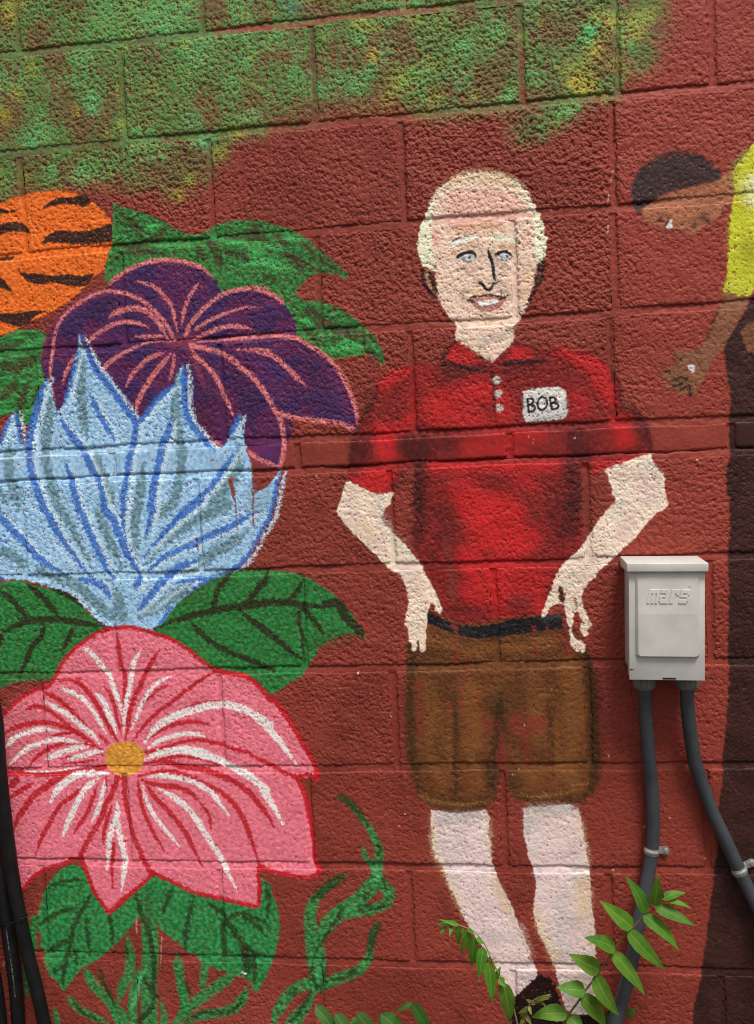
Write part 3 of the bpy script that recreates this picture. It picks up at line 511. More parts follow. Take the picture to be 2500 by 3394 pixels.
for s, w_, o in [("E:690,1240 720,1300 690,1380", 110, .8), ("E:760,1190 770,1300", 60, .6), ("E:1000,1230 1060,1270 1130,1300", 140, .9), ("E:1080,1180 1180,1230 1280,1290", 90, .6), ("E:1080,1330 1090,1450 1075,1640", 80, .9), ("H:1080,0 1090,150 1070,280", 80, .9), ("H:1180,60 1260,160 1200,260", 120, .5), ("H:1130,330 1180,400", 50, .5),
                 ("H:1270,670 1400,690 1540,660", 40, .5), ("E:930,860 945,910 1000,850", 40, .6), ("E:1110,770 1110,830", 24, .6), ("E:930,1500 1000,1420", 50, .6), ("E:780,900 760,1080", 60, .5), ("E:1230,1200 1330,1260", 70, .4),
                 ("F:560,1160 580,1260 620,1300", 120, .85), ("F:640,1180 680,1220", 60, .5), ("F:530,1330 540,1450 560,1640", 90, .85), ("F:430,1500 480,1600", 70, .5), ("I:520,20 540,150 480,240", 110, .85), ("I:420,60 440,160", 70, .5), ("F:960,1090 980,1180 1000,1260", 60, .75), ("F:880,960 920,1040", 50, .5), ("F:470,710 540,770", 40, .6), ("F:880,1260 960,1290", 40, .6),
                 ("F:820,900 840,1000", 30, .5), ("F:640,1340 660,1400", 30, .8), ("I:0,650 60,680", 50, .4), ("F:700,1290 800,1300", 30, .5), ("E:1060,1120 1200,1140 1320,1130", 40, .5), ("E:1500,1500 1640,1560", 60, .25)]:
    stroke(s, w_, DM, o * 0.85, 'both', 0.013, 0.003, 0.06)
for s, w_, c, o in [("E:832,870 805,960 745,1060 702,1140 682,1230 662,1330 647,1432", 26, DM, .7), ("F:745,742 800,802 832,890 850,1000 928,1030 972,1080 1002,1150 1030,1250 1012,1290", 24, DM, .65), ("E:1302,612 1250,660 1205,735", 18, DM, .75), ("F:185,622 250,628 330,650", 16, DM, .5),
                    ("E:655,1432 700,1470 780,1500 860,1520 905,1512", 34, BR, .8), ("F:670,1405 740,1372 850,1338 950,1305 1005,1288", 30, BR, .6), ("E:890,850 960,812 1040,770", 30, BR, .7), ("F:600,690 700,735 770,800", 34, BR, .7), ("E:1062,1395 1060,1500 1058,1640", 20, DM, .7), ("F:592,1400 588,1520 596,1640", 20, DM, .7),
                    ("E:1270,720 1300,660 1330,640", 50, BR, .7), ("F:160,720 230,700 300,715", 50, BR, .75)]:
    stroke(s, w_, c, o, 'both', 0.004, 0.0016, 0.08)
CO = (40, 24, 22)
for s, w_, o, sf in [("E:1205,735 1300,757 1400,772 1490,778", 26, .95, .003), ("E:1230,760 1260,810 1340,790 1420,790", 60, .6, .012), ("E:1205,735 1240,690 1265,655", 16, .7, .003), ("F:110,745 230,733 372,727", 30, .95, .003), ("F:130,770 240,780 350,760", 44, .5, .012), ("F:300,650 340,700 370,725", 20, .4, .006),
                     ("E:1528,770 1533,860 1538,950 1542,1035", 18, .85, .003), ("E:1440,690 1500,735", 20, .5, .005), ("F:40,740 110,690", 18, .5, .005), ("E:1310,640 1350,690", 30, .3, .01)]:
    stroke(s, w_, CO, o, 'both', sf, 0.0015, 0.08)
DR = (124, 50, 42)
for s, w_ in [("H:1250,240 1242,300 1258,360", 50), ("H:1262,350 1275,420", 20), ("H:1270,420 1288,500 1282,570 1295,640", 50)]:
    stroke(s, w_, DR, .85, 'both', 0.002, 0.0018, 0.05)
BT = (206, 196, 186)
for s in ("E:1553,843", "E:1565,925", "E:1572,1013"):
    blob(s, 42, BT, 0.95, soft=0.0022, dry=0.16)
fill("F:243,915 290,896 400,888 478,886 500,900 510,960 515,1040 508,1070 460,1082 380,1088 290,1097 262,1096 248,1060", (226, 222, 214), rough=0.9, dry=0.10, corner=30)
stroke("F:265,1080 360,1078 480,1062 505,1040", 30, (150, 148, 150), .6, 'both', 0.006); stroke("F:500,960 508,1040", 22, (150, 148, 152), .5, 'both', 0.005); stroke("F:250,930 258,1060", 16, (170, 168, 168), .4, 'both', 0.005)
TXT = (28, 24, 24)
for s in ["N:1096,1160 1102,1220 1110,1280", "N:1094,1166 1130,1158 1150,1172 1140,1200 1110,1218", "N:1110,1218 1146,1220 1166,1245 1150,1270 1106,1280",
          "N:1228,1142 1200,1165 1188,1205 1200,1248 1232,1264 1262,1244 1276,1200 1262,1160 1228,1142", "N:1302,1152 1310,1205 1320,1258", "N:1298,1156 1336,1148 1356,1166 1344,1188 1312,1200", "N:1314,1200 1352,1200 1380,1220 1368,1246 1318,1258"]:
    stroke(s, 20, TXT, 0.97, 'none', 0.0008, 0.0004, 0.0)

# .... brown shorts, belt
SB = (106, 64, 30)
fill("H:1012,875 1012,1000 1006,1100 1008,1250 1014,1400 1010,1550 1012,1640 K:1030,80 1050,150 1070,230 1092,282 1150,332 1230,357 1320,370 1420,352 1500,337 1532,310 1548,270 1562,180 1580,100 1598,20 I:110,1545 L:125,0 150,70 160,180 180,260 250,305 400,312 560,312 640,270 690,200 706,120 707,0 I:706,1640 710,1500 700,1400 690,1250 680,1100 660,1000 640,930 600,860 500,730 360,715 100,735 H:1500,760 1300,760 1135,690", SB, 0.95, 0.004, 1.2, 0.12, (92, 56, 26), 'b', 0.18)
for s, w_, o in [("H:1060,860 1200,860 1400,930 1600,900", 90, .5), ("H:1120,1120 1160,1300 1150,1500", 110, .4), ("H:1380,1100 1400,1350 1400,1600", 130, .45), ("I:100,900 300,900 480,860", 80, .6), ("I:300,1060 340,1250 330,1500", 110, .4), ("I:500,1000 560,1250 540,1560", 130, .55), ("K:1150,60 1240,180", 100, .35), ("K:1400,60 1440,200", 100, .4), ("L:250,80 330,200", 80, .4), ("L:480,60 560,180", 100, .45), ("I:440,1380 450,1600", 30, .7), ("L:440,60 445,200", 30, .6), ("H:1270,1300 1275,1640", 22, .6), ("L:200,120 640,120", 26, .35), ("H:1100,1040 1640,1030", 26, .4)]:
    stroke(s, w_, (142, 90, 44), o, 'both', 0.012, 0.003, 0.16)
for s, w_, o in [("H:1028,900 1030,1100 1022,1300 1030,1500 K:1040,60 1080,230", 60, .85), ("H:1292,1240 1300,1400 1302,1640 K:1306,120 1306,250", 24, .9), ("H:1570,1200 1560,1400 1560,1640 K:1540,160", 60, .75), ("I:112,1240 100,1400 80,1560 L:40,60 60,200", 60, .7), ("I:395,1240 410,1360 425,1500", 34, .85), ("I:425,1480 430,1640 L:430,160", 16, .7),
                 ("I:630,940 665,1080 680,1250 680,1400 690,1640 L:690,60 670,200 600,290", 70, .85), ("I:480,860 600,930 640,1000", 50, .5), ("L:160,150 200,240 320,295", 40, .6), ("K:1090,230 1250,290 1420,290 1530,250", 40, .6), ("K:1500,80 1520,250", 50, .5), ("H:1150,790 1250,850 1420,880", 40, .5), ("I:0,850 120,880 300,840 460,810", 40, .5), ("L:400,280 560,290", 40, .5), ("H:1180,1400 1200,1600", 40, .3), ("K:1150,320 1320,350 1480,320", 34, .5), ("H:1440,1100 1640,1120", 30, .3)]:
    stroke(s, w_, (52, 37, 17), o * 0.85, 'both', 0.008, 0.003, 0.08)
for s in ["K:1090,262 1200,300 1350,316 1500,292", "L:180,232 300,268 450,258 610,220", "L:540,200 640,190"]:
    stroke(s, 18, (160, 116, 62), .6, 'both', 0.003, 0.002, 0.4)
CR = (134, 50, 42)
for s, w_, o in [("H:1060,1140 1080,1150 1110,1140", 40, .8), ("H:1055,1160 1085,1260 1082,1360 1100,1430 1060,1420", 44, .7), ("H:1310,1060 1330,1150 1340,1300 1370,1450", 30, .6), ("H:1260,1240 1270,1300", 40, .7), ("H:1440,1190 1450,1270", 30, .6), ("H:1300,860 1312,950 1300,1000", 34, .7), ("H:1480,1320 1540,1380", 30, .5), ("H:1560,1350 1620,1600", 30, .5),
                 ("I:190,1320 240,1400 320,1380 370,1350", 110, .75), ("I:230,1420 270,1500 275,1640", 44, .7), ("I:310,880 320,960", 34, .6), ("I:500,800 520,900 530,950", 60, .75), ("I:450,830 480,870", 30, .7), ("I:110,1460 120,1640 L:110,60", 50, .8), ("I:40,1350 60,1450", 40, .5), ("H:1370,980 1380,1100", 20, .5), ("I:0,1330 20,1460", 40, .5), ("L:85,10 112,70", 40, .6)]:
    stroke(s, w_, CR, o, 'both', 0.003, 0.003, 0.30)
fill("H:1130,690 1180,712 1250,747 1320,772 1420,782 1520,772 1640,752 I:100,745 250,735 360,720 490,706 492,750 495,795 400,805 250,825 100,847 0,857 H:1550,852 1450,856 1350,842 1250,812 1170,777 1130,750", (23, 21, 24), rough=0.5, dry=0.04, c2=(34, 32, 37), field='m')
stroke("I:360,745 430,730 480,722", 30, (78, 80, 88), .5, 'both', 0.006); stroke("H:1200,760 1300,800 1420,815", 20, (66, 66, 74), .35, 'both', 0.006)
for s, w_ in [("H:1275,765 1300,790 1308,835", 30), ("I:310,790 318,810", 26), ("I:390,780 396,800", 12), ("I:500,700 495,760 510,800", 18)]:
    stroke(s, w_, CR, .95, 'both', 0.0012, 0.0015, 0.0)

# .... arms
SK, SKP, SKG = (247, 227, 204), (228, 192, 184), (202, 198, 182)
fill("E:640,1452 690,1475 760,1510 830,1540 930,1520 900,1600 H:880,60 850,122 882,170 930,220 990,280 1040,340 1082,390 1112,450 1150,510 1182,580 1210,640 1226,690 1205,712 1178,672 1160,632 1146,652 1132,702 1127,780 1122,860 1122,928 1102,942 1086,922 1080,862 1070,852 1066,930 1046,938 1036,930 1036,882 1016,872 1011,792 990,790 1000,720 1016,650 1010,580 990,520 970,470 900,432 850,382 780,312 700,232 630,162 578,82 598,30 E:585,1640 602,1580 622,1500", SK, rough=0.55, dry=0.03, c2=(238, 206, 182), field='m', corner=50)
fill("F:738,1388 850,1348 950,1310 1018,1293 1052,1370 1102,1430 1112,1530 1127,1590 1117,1622 I:1120,62 1060,92 1000,152 930,242 850,312 780,382 720,432 680,482 640,522 615,562 604,622 612,662 640,722 667,782 642,792 642,842 614,842 592,802 600,742 582,690 556,690 548,742 546,802 558,858 600,868 628,902 612,944 556,926 536,882 530,802 514,742 500,662 470,640 432,652 402,682 382,724 356,728 362,690 392,620 420,550 440,482 470,432 520,372 580,322 640,240 690,160 750,82 820,0 F:770,1638 812,1590 792,1520 762,1430", SK, rough=0.75, dry=0.04, c2=(238, 208, 188), field='m', corner=50)
for s, w_, c in [("E:680,1520 650,1620", 60, SKP), ("E:860,1560 820,1640", 60, SKG), ("H:640,80 760,220 860,330", 70, SKP), ("H:830,90 920,240 1020,350", 50, SKG), ("H:980,440 1040,440", 60, (218, 186, 190)), ("H:1060,500 1080,620", 50, SKP), ("H:730,140 800,250", 40, (230, 200, 140)),
                 ("F:960,1400 1000,1500 1060,1600", 110, (214, 180, 176)), ("F:960,1340 1040,1400 1080,1480", 50, SKG), ("F:830,1380 850,1500", 60, (222, 200, 180)), ("I:860,40 800,120", 60, SKG), ("I:900,120 840,260", 90, (216, 180, 172)), ("I:700,300 640,400", 70, (226, 196, 170)), ("I:560,480 500,540", 50, SKG), ("I:620,430 600,520", 50, SKP), ("I:650,380 740,370", 20, (196, 168, 176))]:
    stroke(s, w_, c, 0.55, 'both', 0.010, 0.003, 0.15)
fill("I:456,548 470,530 490,556 500,620 494,652 468,612", (84, 34, 28), rough=0.8)
for s, w_ in [("I:560,600 570,670", 12), ("I:600,650 570,660", 10), ("I:575,900 560,930", 8), ("I:596,905 590,935", 7), ("I:620,770 600,745", 12), ("I:508,560 500,600", 8)]:
    stroke(s, w_, (128, 50, 42), .9, 'both', 0.001, 0.0014, 0.1)
stroke("H:1072,850 1074,760", 5, (176, 146, 116), .6, 'both', 0.001)
stroke("F:1110,1430 1090,1410", 12, SK, .8, 'both', 0.001, 0.002, 0.4)

# .... legs and shoes
LE = (236, 208, 202)
fill("K:1155,345 1230,360 1330,370 1420,360 1492,350 1507,400 1502,480 1517,560 1522,650 1552,740 L:92,770 150,880 200,990 240,1100 280,1200 312,1290 330,1352 262,1430 195,1495 150,1450 90,1350 K:1540,1310 1480,1200 1420,1120 1360,1020 1310,900 1260,800 1230,700 1180,630 1165,550 1158,430", LE, rough=0.65, dry=0.025, c2=(226, 200, 198), field='b')
fill("L:250,337 350,332 440,325 540,316 582,340 602,430 622,550 646,680 656,800 662,930 682,1050 686,1200 690,1400 692,1560 640,1592 540,1592 500,1540 470,1440 440,1320 400,1220 350,1120 320,1020 310,920 325,820 310,720 280,640 258,540 250,440", LE, rough=0.65, dry=0.025, c2=(228, 204, 198), field='b')
CRM = (230, 206, 164)
for s, w_, c, o in [("K:1165,400 1172,540 1190,630 1240,720 1300,860 1350,980", 34, CRM, .7), ("K:1490,380 1500,480 1510,620", 30, CRM, .6), ("L:60,760 120,900 170,1000", 50, (226, 192, 140), .6), ("K:1200,400 1330,400 1480,390", 70, (178, 176, 168), .6), ("K:1200,480 1230,560", 50, (190, 184, 174), .5),
                    ("L:260,350 400,350 560,340", 60, (184, 180, 168), .7), ("L:275,400 280,520", 50, (170, 176, 170), .5), ("L:580,380 610,540 640,700", 30, (232, 200, 160), .7), ("L:600,760 620,900 600,1000", 90, (228, 194, 140), .6), ("L:330,950 360,1080 420,1200 450,1300", 46, (226, 198, 140), .6),
                    ("L:640,1000 660,1200", 40, (228, 200, 160), .5), ("L:480,1100 490,1250", 80, (196, 192, 196), .4), ("L:600,560 500,620 360,640", 90, (220, 186, 186), .4), ("L:520,1400 640,1420", 110, (216, 184, 160), .4), ("L:320,740 480,735 620,735", 24, (230, 208, 216), .6), ("K:1250,700 1400,715 1530,720", 20, (228, 206, 210), .6), ("L:460,1200 440,1260", 40, (226, 196, 130), .5), ("L:470,920 470,1040", 60, (190, 190, 192), .35), ("L:230,1050 290,1230", 30, (226, 206, 190), .5)]:
    stroke(s, w_, c, o, 'both', 0.009, 0.003, 0.12)
for s in ["L:560,320 566,350", "L:290,1230 300,1270", "L:280,1240 286,1265", "L:540,330 548,356"]:
    stroke(s, 9, (150, 60, 52), .8, 'both', 0.001, 0.001, 0.1)
SHOE = (28, 14, 14)
fill("L:200,1490 270,1420 340,1350 400,1372 450,1430 475,1530 488,1600 480,1700 170,1700 180,1560", SHOE, rough=1.5, dry=0.05, c2=(38, 19, 18), field='m')
fill("L:520,1605 560,1592 610,1595 650,1600 700,1580 740,1620 750,1720 510,1720", SHOE, rough=1.3, dry=0.05)

# .... the man's head
HD = (248, 214, 194)
fill("M:640,110 740,98 850,95 950,105 1050,130 1150,180 1230,230 1300,310 1345,370 1390,450 1432,530 1462,620 1492,700 1516,800 1526,900 1512,1000 1480,1080 1432,1110 1422,1200 1400,1300 1360,1400 1330,1500 N:1098,300 1062,380 1012,460 962,505 970,570 970,630 930,682 850,752 780,832 740,812 680,762 600,712 520,662 440,622 440,550 455,492 420,462 380,402 332,330 275,230 M:330,1430 318,1330 308,1200 250,1162 180,1132 140,1050 110,950 115,850 140,750 165,660 200,570 240,480 262,400 320,310 400,240 500,170", HD, rough=1.0, dry=0.05, c2=(244, 204, 178), field='m', var=0.06)
for s, w_, c, o in [("M:420,250 640,160 860,150 1080,200 1220,300", 130, (226, 198, 144), .5), ("M:420,460 700,420 1000,430 1260,500", 240, (236, 172, 152), .65), ("M:300,620 700,620 1000,600 1360,580", 150, (238, 172, 158), .7), ("M:300,760 320,860", 90, (226, 150, 130), .7), ("M:1300,760 1320,900", 90, (232, 168, 138), .5),
                    ("M:480,740 800,700 1050,700", 90, (224, 164, 112), .6), ("M:1190,1140 1205,1300 1212,1640", 60, (240, 190, 178), .4), ("M:1245,1080 1248,1250 1240,1450", 20, (206, 150, 110), .3), ("M:1300,1150 1320,1300 1270,1500", 80, (232, 180, 120), .5), ("M:500,960 560,1000", 70, (214, 160, 110), .5),
                    ("M:640,920 760,900", 60, (196, 146, 104), .6), ("M:1000,920 1130,920 1220,940", 60, (190, 142, 96), .7), ("M:560,1140 660,1190 780,1140", 60, (176, 138, 118), .5), ("M:980,1060 1060,1130 1120,1170", 36, (136, 124, 104), .65), ("M:900,960 950,1000 980,1060", 50, (140, 128, 118), .6), ("M:780,900 810,960 830,1020", 20, (140, 100, 84), .5),
                    ("M:660,1380 620,1440 620,1500", 40, (190, 140, 136), .5), ("M:1060,1380 1110,1430", 40, (150, 132, 120), .5), ("M:700,1380 900,1420", 60, (228, 178, 120), .5), ("M:420,1200 500,1400", 120, (238, 200, 170), .5), ("M:740,1250 790,1300", 50, (150, 120, 100), .6), ("M:960,1280 1010,1290", 44, (120, 104, 92), .6),
                    ("N:460,430 480,480", 34, (150, 150, 142), .5), ("N:480,515 560,545", 26, (140, 142, 138), .6), ("N:670,625 780,612 880,575 990,500", 30, (146, 150, 144), .75), ("N:712,630 695,700", 24, (160, 160, 154), .6), ("N:480,600 600,680 740,800", 40, (230, 214, 176), .5), ("N:940,560 880,690", 60, (222, 206, 176), .5), ("N:620,400 800,440", 60, (230, 196, 150), .4), ("N:350,300 420,380", 50, (222, 196, 168), .5), ("N:540,460 800,470", 30, (232, 200, 170), .5)]:
    stroke(s, w_, c, o, 'both', 0.007, 0.002, 0.12)
HR = (248, 243, 208)
fill("M:262,420 300,430 290,520 275,620 258,700 262,800 275,900 290,1000 305,1110 290,1162 230,1157 170,1122 130,1022 112,930 118,830 150,710 190,600 232,490", HR, rough=1.2, dry=0.10, c2=(242, 234, 200), field='m')
fill("M:1280,330 1340,380 1390,450 1432,540 1462,620 1496,720 1521,830 1521,930 1502,1020 1470,1092 1420,1062 1400,980 1388,880 1388,760 1378,640 1358,520 1320,420", HR, rough=1.2, dry=0.12, c2=(242, 234, 200), field='m')
for s in ["M:400,250 330,330 290,410", "M:1150,190 1240,260 1310,350"]:
    stroke(s, 50, HR, .6, 'both', 0.005, 0.002, 0.3)
stroke("M:250,1160 320,1170", 20, (236, 226, 204), .8, 'both', .002)
DKB = (46, 30, 27)
stroke("M:215,1180 245,1290 300,1420", 70, (206, 150, 118), .8, 'both', 0.003, 0.002, 0.12)
stroke("M:1465,1090 1450,1230 1400,1340", 80, (120, 70, 54), .8, 'both', 0.005, 0.002, 0.12)
for s, w_, o in [("M:185,1150 165,1200 175,1290 225,1390 280,1465 320,1480", 32, .85), ("M:235,1190 270,1270 290,1360 345,1430", 36, .85), ("M:290,1110 310,1150", 26, .6), ("M:1495,1050 1490,1130 1440,1120 1430,1220", 30, .75), ("M:1480,1160 1478,1260 1420,1340 1390,1400 1345,1490 1310,1550", 30, .8), ("M:1420,1230 1400,1300", 30, .8), ("M:110,870 106,930", 14, .5), ("M:1500,960 1490,1040", 16, .4),
                 ("M:460,900 520,835 600,810", 14, .8), ("M:600,810 680,790 730,775", 10, .6), ("M:1170,830 1230,860 1225,900", 14, .7), ("M:1190,900 1215,915", 14, .6)]:
    stroke(s, w_ * 1.3, DKB, min(1, o * 1.15), 'both', 0.0018, 0.0011, 0.05)
fill("M:440,930 480,880 560,840 650,808 760,795 775,825 700,852 600,872 520,912", (246, 240, 218), rough=0.5, dry=0.02)
fill("M:895,820 980,798 1090,805 1180,830 1238,872 1200,880 1160,868 1060,862 960,858", (244, 236, 204), rough=0.5, dry=0.02)
stroke("M:450,925 520,880 620,845 760,815", 30, (246, 240, 220), .95, "both", .0016, .0006, .02); stroke("M:905,825 1000,826 1100,834 1220,868", 34, (244, 236, 206), .95, "both", .0016, .0006, .02)
for s in ["M:560,1120 620,1150 700,1150", "M:640,1340 610,1420 600,1520", "M:1120,1330 1150,1420 1140,1500", "M:500,700 760,680 1000,690", "M:1010,1130 1100,1180", "M:820,1680 940,1660"]:
    stroke(s, 16, (176, 126, 104), .55, "both", .003, .001, .05)
EW = (218, 220, 222)
fill("M:558,1050 620,1008 690,995 748,1028 722,1062 650,1078 600,1062", EW, rough=0.4, dry=0.02)
fill("M:980,1022 1050,986 1110,998 1148,1026 1112,1054 1040,1054", EW, rough=0.4, dry=0.02)
for s, r, c in [("M:690,1032", 34, (150, 170, 184)), ("M:1098,1022", 28, (160, 176, 188))]:
    blob(s, r * 1.3, c, .8, soft=0.002, dry=0.0, rough=0.0004)
for s, r in [("M:680,1034", 15), ("M:1096,1020", 13)]:
    blob(s, r * 1.6, (24, 24, 26), .97, soft=0.0008, dry=0.0, rough=0.0003)
for s, w_, o in [("M:530,1042 590,1000 650,980 720,982 755,1022", 28, .92), ("M:960,1002 1030,974 1100,978 1155,1022", 24, .92), ("M:965,1005 1000,1000", 30, .6), ("M:580,1058 650,1080 725,1062", 11, .6), ("M:1000,1046 1070,1062 1140,1042", 11, .7), ("M:740,1000 752,1040", 18, .6)]:
    stroke(s, w_ * 1.35, (44, 32, 30), min(1, o * 1.1), 'both', 0.0012, 0.0005, 0.02)
for s, w_, o in [("M:885,940 900,1010 925,1080 940,1150 950,1230 962,1285", 34, .95), ("M:880,935 905,920", 16, .6), ("M:895,1010 905,1030", 30, .9), ("M:940,1200 965,1270", 34, .7), ("M:785,1305 822,1325 850,1372 892,1390 932,1352 950,1320", 30, .93), ("M:920,1320 960,1320 1005,1298", 24, .7), ("M:790,1310 815,1318", 34, .8)]:
    stroke(s, w_ * 1.05, (34, 30, 33), min(1, o * 1.05), 'both', 0.0013, 0.0005, 0.02)
fill("M:680,1482 800,1468 900,1452 1040,1460 1085,1478 1050,1542 1000,1592 900,1617 800,1612 730,1562 690,1512", (198, 136, 124), rough=0.8, dry=0.05, c2=(186, 118, 108), field='m')
fill("M:752,1522 850,1498 990,1498 1005,1528 900,1552 800,1562", (246, 236, 230), rough=0.5, dry=0.02)
for s, w_, o in [("M:650,1492 720,1466 820,1457 895,1442 1000,1457 1105,1448", 18, .85), ("M:655,1500 690,1505 735,1525", 32, .75), ("M:1005,1492 1050,1472 1085,1462", 32, .8), ("M:1090,1455 1130,1440", 20, .4), ("M:750,1588 860,1622 980,1590 1045,1535", 9, .6), ("M:700,1530 760,1580", 10, .5), ("M:800,1565 900,1556 1000,1532", 8, .5)]:
    stroke(s, w_ * 1.05, (44, 30, 28), min(1, o * 1.15), 'both', 0.0013, 0.0006, 0.03)

# .... figures at the right edge
TRO = (46, 25, 22)
fill("F:1720,270 1640,330 1610,400 1560,480 1500,570 1470,650 1480,740 1490,850 1510,920 1500,1050 1500,1200 1502,1300 1480,1400 1490,1550 I:1500,0 1505,200 1490,350 1500,600 1490,900 1495,1150 1480,1350 1470,1500 L:1458,0 1460,150 1440,270 1425,400 1425,600 1410,700 1395,850 1375,1000 1350,1200 1330,1350 1310,1450 1285,1550 1275,1800 2200,1800 F:2300,200", TRO, 0.97, 0.002, 0.9, 0.02, (58, 32, 27), 'b', 0.10)
fill("F:1572,560 1600,508 1680,480 1900,500 1900,680 1652,682 1612,662 1590,612", (128, 80, 54), 0.95, 0.003, 1.0)
fill("F:1470,305 1560,325 1632,335 1600,400 1560,470 1520,550 1480,612 1460,652 1402,722 1372,772 1332,862 1312,902 1290,946 1266,942 1256,892 1242,942 1212,932 1190,937 1172,912 1200,882 1122,892 1095,882 1150,842 1090,832 1080,802 1140,762 1200,732 1150,684 1180,660 1260,666 1322,662 1362,590 1402,500 1442,400", (138, 88, 60), 0.96, 0.002, 0.35, 0.05, (138, 92, 66), 'm', 0.10, corner=40)
for s, w_, c, o in [("F:1500,360 1560,380", 60, (146, 98, 74), .6), ("F:1480,460 1420,600 1340,700", 40, (142, 90, 62), .5), ("F:1160,780 1260,790", 60, (130, 82, 52), .5), ("F:1180,860 1280,880", 60, (110, 84, 50), .6), ("F:1440,400 1400,500 1360,600", 10, (40, 22, 20), .7)]:
    stroke(s, w_, c, o, 'both', 0.006, 0.002, 0.15)
fill("F:1248,756 1262,748 1284,750 1292,775 1290,792 1268,795 1252,778", (226, 220, 214), rough=0.5, dry=0.03)
blob("F:1262,772", 8, (90, 80, 76), .8, soft=.001); blob("F:1274,765", 6, (110, 100, 96), .8, soft=.001)
fill("O:1310,600 1400,608 1442,680 1442,780 1422,900 1320,940 1290,1020 1250,1070 1180,1112 1110,1152 1062,1170 1052,1232 960,1242 850,1202 760,1182 620,1162 500,1132 430,1080 430,1000 500,920 600,850 750,790 1000,720 1200,660", (178, 112, 80), rough=1.0, dry=0.10, c2=(160, 98, 68), field='m')
for s in ["F:1150,845 1210,830 1260,850", "F:1150,885 1215,865", "F:1200,910 1240,880 1262,880", "F:1262,945 1258,890", "F:1100,790 1160,800", "F:1160,690 1220,730"]:
    stroke(s, 17, (46, 24, 18), .92, 'both', 0.002, 0.0012, 0.05)
stroke("O:470,980 700,930 1000,900", 90, (186, 118, 88), .6, 'both', 0.010)
stroke("O:760,790 900,760 1000,740", 40, (176, 106, 62), .5, 'both', 0.006)
fill("O:296,850 305,740 350,610 420,510 520,430 640,360 780,332 920,335 1050,370 1142,420 1212,500 1292,580 1312,605 1260,652 1100,682 1000,722 850,742 700,792 600,842 500,902 440,952 402,1018 360,1002 320,922", (44, 35, 33), 0.95, 0.003, 1.6, 0.06, (52, 42, 40), 'm')
stroke("O:420,490 560,400 760,330 920,330", 60, (120, 46, 38), .45, 'both', 0.010, 0.002, 0.3)
for s, r, o in [("O:1000,1140", 34, .9), ("O:1100,1060", 60, .7), ("O:1180,920", 30, .4), ("O:1140,1110", 30, .6), ("O:620,1090", 30, .5), ("O:830,800", 26, .4)]:
    blob(s, r * 1.4, (40, 27, 25), o, dry=0.05)
stroke("O:640,1040 600,1110", 30, (60, 38, 32), .6, 'both', 0.003); stroke("O:715,1090 685,1160", 26, (36, 26, 24), .85, 'both', 0.002)
stroke("O:430,1090 620,1165 850,1205 1050,1240", 14, (70, 36, 30), .5, 'both', 0.002); stroke("O:1290,1010 1310,950 1410,930", 12, (50, 28, 26), .8, 'both', 0.0015)
fill("O:740,1072 715,1110 690,1160 720,1185 755,1178 752,1130", (232, 226, 224), rough=0.3, dry=0.0)
blob("O:718,1164", 16, (60, 76, 96), .9, soft=.001)
fill("O:1900,150 1652,240 1560,360 1480,450 1420,540 1408,590 1430,650 1447,720 1430,850 1402,1000 1390,1150 1377,1300 1370,1450 F:1492,100 1490,150 1482,230 1463,302 1550,322 1622,332 1652,292 1700,200 2000,100", (214, 216, 48), rough=1.0, dry=0.08, c2=(198, 200, 50), field='m')
for s, w_, c, o in [("O:1560,330 1470,460 1420,560 1430,650 1445,760", 60, (150, 160, 70), .6), ("O:1640,700 1660,850", 220, (240, 240, 214), .85), ("O:1560,700 1580,860", 120, (212, 214, 70), .7), ("O:1540,760 1520,900 1600,960", 50, (140, 110, 40), .5), ("O:1480,1000 1440,1200 1420,1450", 100, (204, 208, 40), .6), ("O:1560,1300 1640,1500", 150, (150, 140, 40), .5), ("F:1490,270 1600,290", 60, (190, 196, 70), .6), ("F:1560,60 1640,180", 70, (156, 148, 40), .4)]:
    stroke(s, w_, c, o, 'both', 0.012, 0.003, 0.2)

# .... chips, drips and scuffs
for s in ["C:818,0 815,230 806,420 800,560", "C:796,600 800,700 790,830", "F:768,60 772,240 776,420", "F:778,480 780,560 787,760 790,900"]:
    stroke(s, 4, (66, 26, 22), .75, 'both', .0007, .0007, 0.0)
for s in ["E:450,1425 462,1430", "L:790,718 800,722", "L:1140,395 1142,402", "R:18,1810 30,1830", "R:30,1800 36,1815", "C:795,1030 775,1110", "C:770,1170 760,1240", "C:765,1350 760,1430"]:
    stroke(s, 6 if s[0] == 'C' else 9, (196, 180, 160), .8, 'both', .0006, .0006, 0.15)
for s in ["L:185,138", "L:985,455", "E:475,1250", "K:995,375", "K:960,445", "H:710,1062", "H:908,1330", "H:935,1522", "I:255,1380", "F:560,1195", "F:1308,1330", "I:420,1165", "L:218,108", "D:40,370"]:
    blob(s, 7, (214, 190, 170) if s[0] != 'D' else (80, 40, 26), .9, soft=.0007)
fill("P:965,275 985,262 1010,272 1005,290 975,290", (190, 160, 130), rough=.6)
for s, w_ in [("F:310,1205 305,1240", 4), ("F:280,1180 276,1200", 4), ("I:760,1560 770,1580", 5)]:
    stroke(s, w_, (210, 180, 160), .8, 'both', .0005, .0005, .0)
# shade inside the deep holes, darkened straight into the pigment
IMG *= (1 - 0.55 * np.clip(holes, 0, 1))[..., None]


Hs = Hm * AMP * (1 - 0.38 * blur(THICK, 2))
Hgeo = gauss(Hs, 0.0016)

